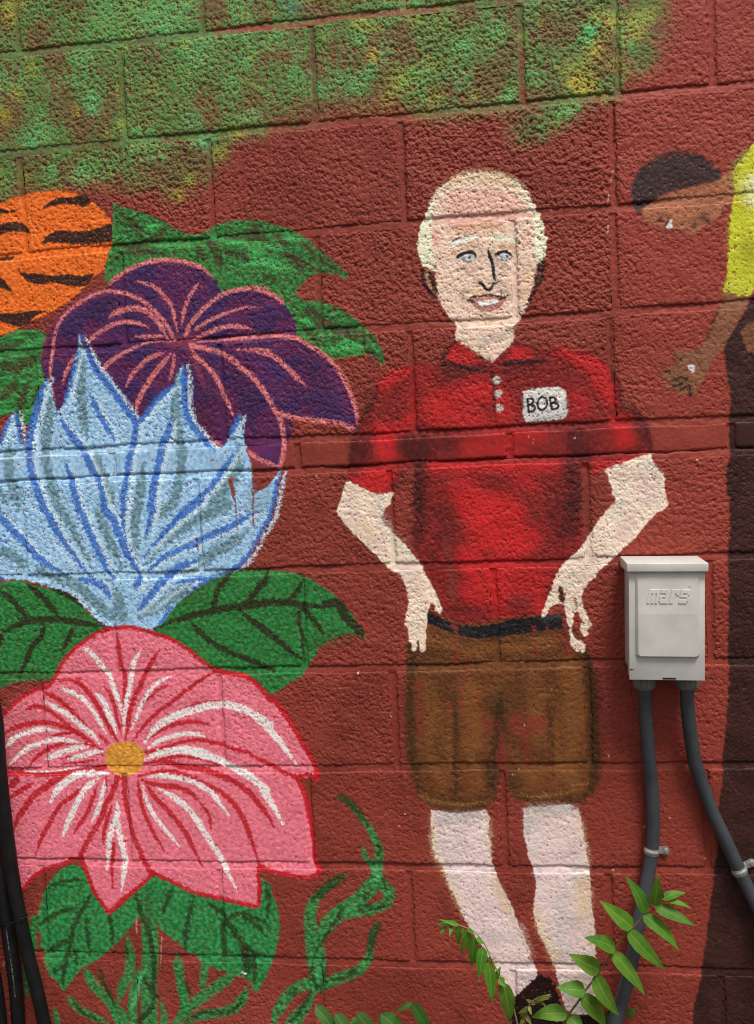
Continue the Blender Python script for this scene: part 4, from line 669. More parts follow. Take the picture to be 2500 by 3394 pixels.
# ------------------------------------------------------------------ images made of those fields
def make_image(name, arr, float_buf, colorspace):
    im = bpy.data.images.new(name, NX, NZ, alpha=False, float_buffer=float_buf, is_data=(colorspace == 'Non-Color'))
    im.colorspace_settings.name = colorspace
    buf = np.ones((NZ, NX, 4), np.float32)
    buf[..., :3] = arr if arr.ndim == 3 else arr[..., None]
    im.pixels.foreach_set(buf.ravel()); im.update(); im.pack()
    return im
srgb = np.where(IMG <= 0.0031308, IMG * 12.92, 1.055 * np.power(np.clip(IMG, 1e-6, 1), 1 / 2.4) - 0.055)
paint_img = make_image("mural_pigment", np.clip(srgb, 0, 1), False, 'sRGB')
relief_img = make_image("grain_relief", np.clip(0.5 + Hs * 0.12, 0, 1), True, 'Non-Color')

# ------------------------------------------------------------------ materials
def new_mat(name):
    m = bpy.data.materials.new(name); m.use_nodes = True
    return m, m.node_tree, m.node_tree.nodes['Principled BSDF']

def wall_mat(name, bump, rough, fine):
    m, t, b = new_mat(name)
    uv = t.nodes.new('ShaderNodeUVMap'); uv.uv_map = 'wall_uv'
    im = t.nodes.new('ShaderNodeTexImage'); im.image = paint_img; im.extension = 'EXTEND'
    rl = t.nodes.new('ShaderNodeTexImage'); rl.image = relief_img; rl.extension = 'EXTEND'; rl.interpolation = 'Cubic'
    t.links.new(uv.outputs[0], im.inputs[0]); t.links.new(uv.outputs[0], rl.inputs[0])
    tc = t.nodes.new('ShaderNodeTexCoord')
    ns = t.nodes.new('ShaderNodeTexNoise'); ns.inputs['Scale'].default_value = 420; ns.inputs['Detail'].default_value = 4
    t.links.new(tc.outputs['Object'], ns.inputs['Vector'])
    b1 = t.nodes.new('ShaderNodeBump'); b1.inputs['Strength'].default_value = bump; b1.inputs['Distance'].default_value = 0.0105
    t.links.new(rl.outputs[0], b1.inputs['Height'])
    b2 = t.nodes.new('ShaderNodeBump'); b2.inputs['Strength'].default_value = fine; b2.inputs['Distance'].default_value = 0.0008
    t.links.new(ns.outputs['Fac'], b2.inputs['Height']); t.links.new(b1.outputs[0], b2.inputs['Normal'])
    t.links.new(b2.outputs[0], b.inputs['Normal'])
    t.links.new(im.outputs[0], b.inputs['Base Color'])
    n2 = t.nodes.new('ShaderNodeTexNoise'); n2.inputs['Scale'].default_value = 9; n2.inputs['Detail'].default_value = 5
    t.links.new(tc.outputs['Object'], n2.inputs['Vector'])
    mr = t.nodes.new('ShaderNodeMapRange'); mr.inputs['To Min'].default_value = rough - 0.1; mr.inputs['To Max'].default_value = rough + 0.14
    t.links.new(n2.outputs['Fac'], mr.inputs['Value']); t.links.new(mr.outputs[0], b.inputs['Roughness'])
    b.inputs['Specular IOR Level'].default_value = 0.22
    return m
M_BLOCK = wall_mat("painted_block", 0.55, 0.60, 0.5)
M_SLAB = wall_mat("painted_brick", 0.5, 0.5, 0.35)
M_MORTAR = wall_mat("painted_mortar", 0.18, 0.55, 0.35)

def simple_mat(name, c, rough=0.5, metal=0.0, spec=0.5, noise=None, bump=0.0, bscale=300, coat=0.0):
    m, t, b = new_mat(name)
    L = lin(c); b.inputs['Base Color'].default_value = (*L, 1)
    b.inputs['Roughness'].default_value = rough; b.inputs['Metallic'].default_value = metal
    b.inputs['Specular IOR Level'].default_value = spec; b.inputs['Coat Weight'].default_value = coat
    tc = t.nodes.new('ShaderNodeTexCoord')
    if noise:
        c2, scale = noise
        n = t.nodes.new('ShaderNodeTexNoise'); n.inputs['Scale'].default_value = scale; n.inputs['Detail'].default_value = 6
        r = t.nodes.new('ShaderNodeValToRGB'); r.color_ramp.elements[0].position = 0.35; r.color_ramp.elements[1].position = 0.7
        r.color_ramp.elements[0].color = (*L, 1); r.color_ramp.elements[1].color = (*lin(c2), 1)
        t.links.new(tc.outputs['Object'], n.inputs['Vector']); t.links.new(n.outputs['Fac'], r.inputs[0]); t.links.new(r.outputs[0], b.inputs['Base Color'])
        mr = t.nodes.new('ShaderNodeMapRange'); mr.inputs['To Min'].default_value = max(0.05, rough - 0.08); mr.inputs['To Max'].default_value = rough + 0.12
        t.links.new(n.outputs['Fac'], mr.inputs['Value']); t.links.new(mr.outputs[0], b.inputs['Roughness'])
    if bump:
        n = t.nodes.new('ShaderNodeTexNoise'); n.inputs['Scale'].default_value = bscale; n.inputs['Detail'].default_value = 3
        bp = t.nodes.new('ShaderNodeBump'); bp.inputs['Strength'].default_value = bump; bp.inputs['Distance'].default_value = 0.0006
        t.links.new(tc.outputs['Object'], n.inputs['Vector']); t.links.new(n.outputs['Fac'], bp.inputs['Height']); t.links.new(bp.outputs[0], b.inputs['Normal'])
    return m

M_BOX = simple_mat("grey_enamel", (204, 201, 194), 0.40, noise=((188, 185, 177), 22), bump=0.12, bscale=900)
M_DARKSLOT = simple_mat("slot_black", (16, 15, 15), 0.7)
M_GLAND = simple_mat("gland_plastic", (112, 110, 102), 0.55, noise=((98, 97, 90), 60))
M_CONDUIT = simple_mat("conduit_pvc", (64, 66, 71), 0.42, noise=((54, 56, 60), 26), bump=0.25, bscale=500)
M_ZINC = simple_mat("zinc_plate", (208, 208, 204), 0.36, metal=0.75, noise=((160, 160, 158), 120))
M_CABLE = simple_mat("cable_rubber", (11, 11, 12), 0.5, spec=0.3, noise=((20, 19, 19), 40))
M_PRINT = simple_mat("cable_print", (120, 118, 116), 0.6)
M_GROUND = simple_mat("packed_dirt", (58, 52, 46), 0.9, noise=((72, 66, 58), 6), bump=0.6, bscale=60)
M_CORE = simple_mat("block_core", (120, 112, 104), 0.9, noise=((98, 92, 86), 20))

def leaf_mat(name, c, vein, dark):
    m, t, b = new_mat(name)
    uv = t.nodes.new('ShaderNodeUVMap'); uv.uv_map = 'leaf_uv'
    sp = t.nodes.new('ShaderNodeSeparateXYZ'); t.links.new(uv.outputs[0], sp.inputs[0])
    def math_(op, a, b_=None):
        n = t.nodes.new('ShaderNodeMath'); n.operation = op
        for i, v in enumerate((a, b_)):
            if v is None: continue
            if isinstance(v, (int, float)): n.inputs[i].default_value = v
            else: t.links.new(v, n.inputs[i])
        return n.outputs[0]
    au = math_('ABSOLUTE', math_('SUBTRACT', sp.outputs[0], 0.5))             # 0 midrib .. 0.5 edge
    mid = math_('LESS_THAN', au, 0.016)
    ph = math_('FRACT', math_('SUBTRACT', math_('MULTIPLY', sp.outputs[1], 11.0), math_('MULTIPLY', au, 5.0)))
    side = math_('LESS_THAN', ph, 0.11)
    vm = math_('MAXIMUM', mid, math_('MULTIPLY', side, 0.13))
    tc = t.nodes.new('ShaderNodeTexCoord')
    n = t.nodes.new('ShaderNodeTexNoise'); n.inputs['Scale'].default_value = 45; n.inputs['Detail'].default_value = 5
    t.links.new(tc.outputs['Object'], n.inputs['Vector'])
    r = t.nodes.new('ShaderNodeValToRGB'); r.color_ramp.elements[0].position = 0.3; r.color_ramp.elements[1].position = 0.72
    r.color_ramp.elements[0].color = (*lin(dark), 1); r.color_ramp.elements[1].color = (*lin(c), 1)
    t.links.new(n.outputs['Fac'], r.inputs[0])
    mx = t.nodes.new('ShaderNodeMix'); mx.data_type = 'RGBA'
    t.links.new(vm, mx.inputs[0]); t.links.new(r.outputs[0], mx.inputs[6]); mx.inputs[7].default_value = (*lin(vein), 1)
    oi = t.nodes.new('ShaderNodeObjectInfo'); hv = t.nodes.new('ShaderNodeHueSaturation')
    mh = t.nodes.new('ShaderNodeMapRange'); mh.inputs['To Min'].default_value = 0.478; mh.inputs['To Max'].default_value = 0.512
    mv = t.nodes.new('ShaderNodeMapRange'); mv.inputs['To Min'].default_value = 0.72; mv.inputs['To Max'].default_value = 1.12
    t.links.new(oi.outputs['Random'], mh.inputs['Value']); t.links.new(mh.outputs[0], hv.inputs['Hue'])
    t.links.new(math_('FRACT', math_('MULTIPLY', oi.outputs['Random'], 7.31)), mv.inputs['Value']); t.links.new(mv.outputs[0], hv.inputs['Value'])
    sp_n = t.nodes.new('ShaderNodeTexNoise'); sp_n.inputs['Scale'].default_value = 190; sp_n.inputs['Detail'].default_value = 2
    t.links.new(tc.outputs['Object'], sp_n.inputs['Vector'])
    mx2 = t.nodes.new('ShaderNodeMix'); mx2.data_type = 'RGBA'; mx2.inputs[7].default_value = (*lin((96, 92, 44)), 1)
    t.links.new(math_('MULTIPLY', math_('GREATER_THAN', sp_n.outputs['Fac'], 0.70), 0.55), mx2.inputs[0])
    t.links.new(mx.outputs[2], mx2.inputs[6]); t.links.new(mx2.outputs[2], hv.inputs['Color'])
    t.links.new(hv.outputs[0], b.inputs['Base Color'])
    b.inputs['Roughness'].default_value = 0.5; b.inputs['Specular IOR Level'].default_value = 0.22
    bp = t.nodes.new('ShaderNodeBump'); bp.inputs['Strength'].default_value = 0.5; bp.inputs['Distance'].default_value = 0.0007
    t.links.new(math_('ADD', vm, math_('MULTIPLY', n.outputs['Fac'], 0.5)), bp.inputs['Height']); bp.invert = True
    t.links.new(bp.outputs[0], b.inputs['Normal'])
    tr = t.nodes.new('ShaderNodeBsdfTranslucent'); t.links.new(hv.outputs[0], tr.inputs[0])
    ms = t.nodes.new('ShaderNodeMixShader'); ms.inputs[0].default_value = 0.22
    out = t.nodes['Material Output']
    t.links.new(b.outputs[0], ms.inputs[1]); t.links.new(tr.outputs[0], ms.inputs[2]); t.links.new(ms.outputs[0], out.inputs[0])
    return m
M_LEAF = leaf_mat("leaf_green", (90, 138, 38), (136, 168, 80), (66, 112, 30))
M_LEAF_D = leaf_mat("leaf_deep_green", (62, 104, 34), (112, 142, 70), (46, 84, 28))
M_LEAF_Y = leaf_mat("leaf_young", (128, 142, 62), (160, 165, 90), (104, 96, 48))
M_STEM = simple_mat("stem_bark", (112, 84, 50), 0.6, noise=((96, 92, 48), 60))
M_STEM_G = simple_mat("stem_green", (112, 128, 58), 0.55, noise=((130, 112, 62), 60))

# ------------------------------------------------------------------ object helpers
def link(name, me, mat, parent=None):
    o = bpy.data.objects.new(name, me); COL.objects.link(o)
    if mat is not None and len(me.materials) == 0: me.materials.append(mat)
    if parent is not None: o.parent = parent
    return o
def thing(name, label, cat, loc=(0, 0, 0), roty=0.0, group=None):
    o = bpy.data.objects.new(name, None); COL.objects.link(o)
    o.location = loc; o.rotation_euler = (0, roty, 0); o.empty_display_size = 0.05
    o['label'] = label; o['category'] = cat
    if group: o['group'] = group
    return o
def from_bm(name, bm, mat, parent=None, smooth=True):
    me = bpy.data.meshes.new(name); bm.normal_update(); bm.to_mesh(me); bm.free()
    if smooth: me.polygons.foreach_set('use_smooth', [True] * len(me.polygons))
    return link(name, me, mat, parent)
def np_mesh(name, V, F, uv=None):
    me = bpy.data.meshes.new(name)
    me.vertices.add(len(V)); me.vertices.foreach_set('co', np.asarray(V, np.float32).ravel())
    F = np.asarray(F, np.int32); nf = len(F)
    me.loops.add(nf * 4); me.loops.foreach_set('vertex_index', F.ravel())
    me.polygons.add(nf); me.polygons.foreach_set('loop_start', np.arange(nf, dtype=np.int32) * 4)
    me.polygons.foreach_set('use_smooth', np.ones(nf, bool))
    if uv is not None:
        l = me.uv_layers.new(name=uv[0]); l.data.foreach_set('uv', np.asarray(uv[1], np.float32)[F.ravel()].ravel())
    me.update(); me.validate()
    return me
def grid_faces(nr, nc, off=0):
    i = np.arange(nr - 1)[:, None] * nc + np.arange(nc - 1)[None, :] + off
    return np.stack([i, i + 1, i + nc + 1, i + nc], -1).reshape(-1, 4)

# ------------------------------------------------------------------ ground
me = np_mesh("ground", *(lambda n: ([[x, y, -0.004 - 0.012 * abs(math.sin(x * 7) * math.cos(y * 5)) * (abs(x) < 6)] for y in np.linspace(-30, 0.6, n) for x in np.linspace(-30, 30, n)], grid_faces(n, n)))(90))
g = link("ground", me, M_GROUND); g['kind'] = 'structure'

# ------------------------------------------------------------------ the wall
wall = thing("block_wall", "long red painted concrete block wall carrying the flower and shopkeeper mural", "wall", (0, 0, 0))
DEPTH = 0.20
def wall_uv(x, z): return np.stack([(x - X0) / (X1 - X0), (z - Z0) / (Z1 - Z0)], -1)
core = bmesh.new(); bmesh.ops.create_cube(core, size=1.0)
for v in core.verts: v.co = Vector(((X0 if v.co.x < 0 else X1), (0.014 if v.co.y < 0 else DEPTH), (Z0 if v.co.z < 0 else Z1)))
from_bm("wall_core", core, M_CORE, wall, False)

JW = 0.0058            # half joint
def in_view(xa, xb, za, zb):
    return xb > -1.22 and xa < 0.58 and zb > ZO - 2.14 and za < ZO + 0.16

def make_block(xa, xb, kt, kb, thin):
    xm = (xa + xb) / 2
    zt0, zb0 = float(jz(kt, xm)), float(jz(kb, xm))
    step = 0.0025 if in_view(xa, xb, zb0, zt0) else 0.008
    xa_, xb_ = xa + (JW if xa > X0 + 0.001 else 0), xb - (JW if xb < X1 - 0.001 else 0)
    nc = max(4, int((xb_ - xa_) / step)); nr = max(4, int((zt0 - zb0 - 2 * JW) / step))
    u = np.linspace(0, 1, nc)[None, :]; v = np.linspace(0, 1, nr)[:, None]
    x = xa_ + (xb_ - xa_) * u + 0 * v
    jt = JW if kt >= 0 else 0; jb = JW if kb < len(JOINT) else 0
    zt, zb = jz(kt, x) - jt, jz(kb, x) + jb
    z = zb + (zt - zb) * v
    # uneven arris
    ex = np.minimum(x - xa_, xb_ - x); ez = np.minimum(z - zb, zt - z)
    wob = 0.0011 * samp(n_mid, x, z)
    x = x + np.where(ex < 0.006, wob, 0) * (1 - ex / 0.006).clip(0, 1)
    z = z + np.where(ez < 0.006, 0.8 * wob, 0) * (1 - ez / 0.006).clip(0, 1)
    e = np.sqrt(np.clip(1 - ex / 0.0060, 0, 1) ** 2 * 0.8 + np.clip(1 - ez / 0.0042, 0, 1) ** 2)
    h = samp(Hgeo, x, z)
    proud = random.uniform(-0.0007, 0.0009) + (-0.0003 if thin else 0)
    tilt = random.uniform(-0.0025, 0.0025)
    y = -(0.0018 * h) - proud - tilt * (z - (zt0 + zb0) / 2) + 0.0027 * np.clip(e, 0, 1.2) ** 2.2 - 0.0004 * samp(n_blotch, x, z)
    y = np.minimum(y, 0.0062)
    V = np.stack([x, y, z], -1).reshape(-1, 3)
    UV = wall_uv(V[:, 0], V[:, 2])
    F = grid_faces(nr, nc)
    # skirt back into the wall
    ring = np.concatenate([np.arange(nc), np.arange(1, nr) * nc + nc - 1, (nr - 1) * nc + np.arange(nc - 2, -1, -1), np.arange(nr - 2, 0, -1) * nc])
    B = V[ring].copy(); B[:, 1] = 0.016
    o = len(V); k = len(ring); idx = np.arange(k); nx_ = (idx + 1) % k
    F2 = np.stack([ring[idx], o + idx, o + nx_, ring[nx_]], -1)
    V = np.concatenate([V, B]); UV = np.concatenate([UV, UV[ring]]); F = np.concatenate([F, F2])
    o_ = Vector(((xa + xb) / 2, 0, (zt0 + zb0) / 2))
    V = V - np.array(o_)
    name = "brick" if thin else "concrete_block"
    ob = link(name, np_mesh(name, V, F, ('wall_uv', UV)), M_SLAB if thin else M_BLOCK, wall)
    ob.location = o_
nrow = len(JOINT) + 1
ROWV = []
for r in range(nrow):
    v = sorted(VERT[min(r, len(VERT) - 1)])
    while v[0] - 0.4064 > X0 + 0.03: v.insert(0, v[0] - 0.4064)
    while v[-1] + 0.4064 < X1 - 0.03: v.append(v[-1] + 0.4064)
    v = [X0] + v + [X1]; ROWV.append(v)
THIN = 7
for r in range(nrow):
    for a, b in zip(ROWV[r][:-1], ROWV[r][1:]):
        make_block(a, b, r - 1, r, r == THIN)
# mortar: tooled joints, the bed sloping forward so its lower edge makes a small ledge
V, F, UV = [], [], []
def strip(x, z, y):
    global V, F, UV
    off = sum(len(q) for q in V)
    nr, nc = x.shape
    P = np.stack([x, y, z], -1).reshape(-1, 3)
    V.append(P); UV.append(wall_uv(P[:, 0], P[:, 2])); F.append(grid_faces(nr, nc, off))
for k in range(len(JOINT)):
    x = np.arange(X0, X1, 0.0035); t = np.linspace(-1, 1, 9)[:, None]
    xx = x[None, :] + 0 * t
    zz_ = jz(k, x)[None, :] + t * 0.0080
    fillv = 0.5 + 0.5 * np.tanh(samp(n_big, xx, zz_))
    y = 0.0016 + 0.0034 * np.clip((t + 1) / 2, 0, 1) ** 1.5 * (1.0 - 0.75 * fillv) - 0.0010 * fillv - 0.00035 * samp(n_mid, xx, zz_)
    if k == 7: y = y + 0.0030 * sstep(0.25, 0.8, t + 0.25 * samp(n_blotch, xx, zz_))
    strip(xx, zz_, y)
for r in range(nrow):
    for xv in ROWV[r][1:-1]:
        zt, zb = float(jz(r - 1, xv)) - 0.004, float(jz(r, xv)) + 0.004
        z = np.arange(zb, zt, 0.0035)[:, None]; t = np.linspace(-1, 1, 8)[None, :]
        zz_ = z + 0 * t; xx = xv + t * 0.0072 + 0.0008 * np.sin(z * 40 + xv * 9)
        y = 0.0018 + 0.0012 * (1 - t * t) - 0.0003 * samp(n_mid, xx, zz_) - 0.0007 * np.tanh(samp(n_big, xx, zz_))
        strip(xx, zz_, y)
mo = link("mortar", np_mesh("mortar", np.concatenate(V), np.concatenate(F), ('wall_uv', np.concatenate(UV))), M_MORTAR, wall)

# ------------------------------------------------------------------ shared builders
def rings_mesh(name, rings, closed_ends=True, uvname=None):
    R = np.array([[tuple(p) for p in r] for r in rings]); nr, nc = R.shape[:2]
    V = R.reshape(-1, 3)
    i = np.arange(nr - 1)[:, None] * nc; j = np.arange(nc)[None, :]; j2 = (j + 1) % nc
    F = np.stack([i + j, i + j2, i + nc + j2, i + nc + j], -1).reshape(-1, 4)
    me = bpy.data.meshes.new(name)
    faces = [tuple(f) for f in F]
    if closed_ends: faces += [tuple(range(nc - 1, -1, -1)), tuple((nr - 1) * nc + k for k in range(nc))]
    me.from_pydata([tuple(v) for v in V], [], faces)
    me.polygons.foreach_set('use_smooth', [True] * (len(faces) - 2) + [False] * 2 if closed_ends else [True] * len(faces))
    me.update()
    return me
def resample(P, step):
    P = np.array([tuple(p) for p in P]); S = spline(P, False, 24, 179)
    d = np.concatenate([[0], np.cumsum(np.linalg.norm(np.diff(S, axis=0), axis=1))])
    n = max(3, int(d[-1] / step)); t = np.linspace(0, d[-1], n)
    return np.stack([np.interp(t, d, S[:, k]) for k in range(3)], -1), t
def frames(S):
    T = np.gradient(S, axis=0); T /= np.linalg.norm(T, axis=1)[:, None]
    n = np.array([0, -1.0, 0.0]); out = []
    for t in T:
        n = n - t * (n @ t); n /= np.linalg.norm(n); out.append((t, n, np.cross(t, n)))
    return out
def tube(name, P, rad, mat, parent=None, step=0.004, seg=18, ribs=None, closed=False):
    S, t = resample(P, step); fr = frames(S)
    o = Vector(S[0]) if parent is None else Vector((0, 0, 0))
    rr = np.interp(np.linspace(0, 1, len(S)), np.linspace(0, 1, len(np.atleast_1d(rad))), np.atleast_1d(rad))
    if ribs: rr = rr + ribs[1] * np.sin(2 * math.pi * t / ribs[0])
    A = np.linspace(0, 2 * math.pi, seg, endpoint=False)
    rings = [[S[k] + rr[k] * (math.cos(a) * fr[k][1] + math.sin(a) * fr[k][2]) for a in A] for k in range(len(S))]
    me = rings_mesh(name, rings)
    return link(name, me, mat, parent), S, fr
def reroot(empty, objs):
    """children keep the shape built in world coordinates"""
    inv = Matrix.LocRotScale(empty.location, empty.rotation_euler, None).inverted()
    for o in objs: o.data.transform(inv); o.parent = empty
def add_box(bm, x0, x1, y0, y1, z0, z1):
    vs_ = [bm.verts.new((x, y, z)) for x in (x0, x1) for y in (y0, y1) for z in (z0, z1)]
    for f in ((0, 1, 3, 2), (4, 6, 7, 5), (0, 4, 5, 1), (2, 3, 7, 6), (0, 2, 6, 4), (1, 5, 7, 3)):
        bm.faces.new([vs_[i] for i in f])
    bmesh.ops.recalc_face_normals(bm, faces=bm.faces)
def bevel(bm, w_, seg=2):
    bmesh.ops.bevel(bm, geom=list(bm.edges), offset=w_, segments=seg, profile=0.5, affect='EDGES', clamp_overlap=True)
def mark_flat(o, ang=40):
    m = o.modifiers.new("autosmooth", 'EDGE_SPLIT'); m.split_angle = math.radians(ang)

# ------------------------------------------------------------------ electrical disconnect box
BD_ = 0.083
c4 = [survey(*px(s)[0], BD_) for s in ("Q:180,215", "Q:1220,215", "Q:1235,1718", "Q:200,1708")]
BWd = (np.linalg.norm(c4[1] - c4[0]) + np.linalg.norm(c4[2] - c4[3])) / 2
BHt = (np.linalg.norm(c4[3] - c4[0]) + np.linalg.norm(c4[2] - c4[1])) / 2
cc = sum(c4) / 4
ang = -0.5 * (math.atan2(c4[1][2] - c4[0][2], c4[1][0] - c4[0][0]) + math.atan2(c4[2][2] - c4[3][2], c4[2][0] - c4[3][0]))
ebox = thing("electrical_box", "small grey metal switch box with an embossed brand name on its raised cover panel", "electrical box", (cc[0], 0, cc[2]), ang)
hw, hh = BWd / 2, BHt / 2
bm = bmesh.new(); add_box(bm, -hw + 0.0035, hw - 0.0035, -BD_ + 0.006, 0.001, -hh + 0.016, hh + 0.003); bevel(bm, 0.0012)
bb = from_bm("back_box", bm, M_BOX, ebox); mark_flat(bb)
# cover: folded sheet, face and four flanges
bm = bmesh.new()
add_box(bm, -hw, hw, -BD_, -BD_ + 0.0018, -hh, hh)
add_box(bm, -hw, -hw + 0.0016, -BD_ + 0.0019, -BD_ + 0.020, -hh + 0.006, hh - 0.001)
add_box(bm, hw - 0.0016, hw, -BD_ + 0.0019, -BD_ + 0.020, -hh + 0.006, hh - 0.001)
add_box(bm, -hw + 0.002, hw - 0.002, -BD_ + 0.0019, -BD_ + 0.014, -hh + 0.0002, -hh + 0.0018)
bevel(bm, 0.0007)
cover = from_bm("cover", bm, M_BOX, ebox); mark_flat(cover)
# hood over the top, overhanging on three sides
o4 = [survey(*px(s)[0], BD_ + 0.008) for s in ("Q:140,97", "Q:1258,84", "Q:1260,207", "Q:145,213")]
hx = np.linalg.norm(o4[1] - o4[0]) / 2; hz = (np.linalg.norm(o4[3] - o4[0]) + np.linalg.norm(o4[2] - o4[1])) / 2
bm = bmesh.new()
add_box(bm, -hx, hx, -BD_ - 0.0085, -0.002, hh - 0.001, hh - 0.001 + hz)
for v in bm.verts:
    if v.co.y > -0.01 and v.co.z > hh + 0.002: v.co.z += 0.004
bevel(bm, 0.0014, 3)
hood = from_bm("rain_hood", bm, M_BOX, ebox); mark_flat(hood)
# pressed panel
def rrect(x0, x1, z0, z1, r, zc, y):
    pts = [(x1, zc)]
    for cx, cz, a0 in ((x1 - r, z1 - r, 0), (x0 + r, z1 - r, 90)):
        pts += [(cx + r * math.cos(math.radians(a0 + k * 15)), cz + r * math.sin(math.radians(a0 + k * 15))) for k in range(7)]
    pts.append((x0, zc))
    for cx, cz, a0 in ((x0 + r, z0 + r, 180), (x1 - r, z0 + r, 270)):
        pts += [(cx + r * math.cos(math.radians(a0 + k * 15)), cz + r * math.sin(math.radians(a0 + k * 15))) for k in range(7)]
    return [(x, y, z) for x, z in pts]
def q2l(u, v):      # sketch point on the cover -> box coordinates
    return (-hw + (u - 190) / 1037 * 2 * hw, hh - (v - 215) / 1498 * 2 * hh)
pxa, pza = q2l(272, 262); pxb, pzb = q2l(1152, 1402); zc = q2l(0, 795)[1]
LEAN = math.radians(5.0)  # made-up crease: upper part leans back to catch more sky and look lighter
bm = bmesh.new(); prof = [(0.0, 0.0, 0.006), (0.0010, 0.0012, 0.006), (0.0030, 0.0044, 0.006), (0.0046, 0.0060, 0.0058), (0.0062, 0.0066, 0.005)]
prev = None
for ins, h_, r in prof:
    top = 1.35 if ins > 0 else 1
    ring = rrect(pxa + ins, pxb - ins * 0.6, pzb + ins * 0.6, pza - ins * top, r, zc, -BD_ - 0.0001 - h_)
    ring = [bm.verts.new((x, y + (max(0, z - zc) * math.tan(LEAN) * min(1, h_ / 0.0066) * 0.85), z)) for x, y, z in ring]
    if prev:
        for i in range(len(ring)): bm.faces.new([prev[i], prev[(i + 1) % len(ring)], ring[(i + 1) % len(ring)], ring[i]])
    prev = ring
half = 15
bm.faces.new(prev[0:half + 1]); bm.faces.new(prev[half:] + [prev[0]])
bmesh.ops.recalc_face_normals(bm, faces=bm.faces)
if sum(f.normal.y * f.calc_area() for f in bm.faces) > 0: bmesh.ops.reverse_faces(bm, faces=bm.faces)
panel = from_bm("raised_panel", bm, M_BOX, ebox); panel.data.polygons.foreach_set('use_smooth', [len(p.vertices) < 6 for p in panel.data.polygons]); mark_flat(panel, 14)
# embossed lettering, slanted block letters
GL = {'m': ["########", "########", "##.##.##", "##.##.##", "##.##.##", "##.##.##", "##.##.##"],
      'a': ["######.", "#######", "....###", "#######", "##..###", "#######", ".######"],
      'r': ["######", "######", "###.##", "###...", "###...", "###...", "###..."],
      's': ["#######", "#######", "##...##", "######.", ".....##", "#######", "######."]}
bm = bmesh.new(); lx, lzt = q2l(470, 466); lx2, lzb = q2l(1040, 656)
cell_z = (lzt - lzb) / 7; total = 8 + 7 + 6 + 7 + 2.2; cell_x = (lx2 - lx - 0.001) / total
def panel_y(z): return -BD_ - 0.0067 + max(0, z - zc) * math.tan(LEAN) * 0.85
xoff = 0.0
for ch, gap in zip("mars", (0.6, 0.8, 0.8, 0)):
    rows = GL[ch]; nx_ = len(rows[0]); vg = {}
    def gv(i, j):
        if (i, j) not in vg:
            z = lzt - j * cell_z; x = lx + (xoff + i) * cell_x - (lzt - z) * 0.24 + 0.0
            vg[(i, j)] = bm.verts.new((x, panel_y(z) - 0.0002, z))
        return vg[(i, j)]
    fs = [bm.faces.new([gv(i, j), gv(i, j + 1), gv(i + 1, j + 1), gv(i + 1, j)]) for j in range(7) for i in range(nx_) if rows[j][i] == '#']
    ex = bmesh.ops.extrude_face_region(bm, geom=fs)
    for v in [e for e in ex['geom'] if isinstance(e, bmesh.types.BMVert)]: v.co.y -= 0.0013
    bmesh.ops.delete(bm, geom=fs, context='FACES')
    xoff += nx_ + gap
bmesh.ops.dissolve_limit(bm, angle_limit=0.02, verts=bm.verts, edges=bm.edges)
bmesh.ops.recalc_face_normals(bm, faces=bm.faces)
sharp = [e for e in bm.edges if len(e.link_faces) == 2 and e.calc_face_angle() > 0.9 and e.link_faces[0].normal.y * e.link_faces[1].normal.y < 0.3]
bmesh.ops.bevel(bm, geom=sharp, offset=0.0005, segments=1, affect='EDGES', clamp_overlap=True)
lg = from_bm("embossed_lettering", bm, M_BOX, panel, False)
rx_, rz_ = q2l(1022, 425)
ring = [(rx_ + 0.0022 * math.cos(a), panel_y(rz_) - 0.0004, rz_ + 0.0022 * math.sin(a)) for a in np.linspace(0, 2 * math.pi, 17)]
tube("registered_mark", [Vector(p) for p in ring], 0.00045, M_BOX, panel, 0.0007, 6)
bm = bmesh.new(); xa, za = q2l(645, 1678); xb, zb = q2l(835, 1700)
add_box(bm, xa, xb, -BD_ - 0.0004, -BD_ + 0.001, zb, za); bevel(bm, 0.0003, 1)
from_bm("latch_slot", bm, M_DARKSLOT, ebox, False)
bm = bmesh.new(); xa, za = q2l(655, 1692); xb, zb = q2l(825, 1699)
add_box(bm, xa, xb, -BD_ - 0.0012, -BD_ - 0.0005, zb, za); from_bm("latch_tongue", bm, M_DARKSLOT, ebox, False)
bm = bmesh.new(); xa, za = q2l(203, 1564); xb, zb = q2l(228, 1582); add_box(bm, xa, xb, -BD_ - 0.0003, -BD_ + 0.001, zb, za)
xa, za = q2l(234, 1564); xb, zb = q2l(250, 1582); add_box(bm, xa, xb, -BD_ - 0.0003, -BD_ + 0.001, zb, za)
from_bm("cover_notch", bm, M_DARKSLOT, ebox, False)
# knock-out disc on the left flank
bm = bmesh.new(); bmesh.ops.create_cone(bm, cap_ends=True, segments=28, radius1=0.0135, radius2=0.0125, depth=0.0012, matrix=Matrix.Translation((-hw + 0.0030, -0.047, -hh + 0.052)) @ Matrix.Rotation(math.pi / 2, 4, 'Y'))
ko = from_bm("knockout_disc", bm, M_BOX, ebox); mark_flat(ko)

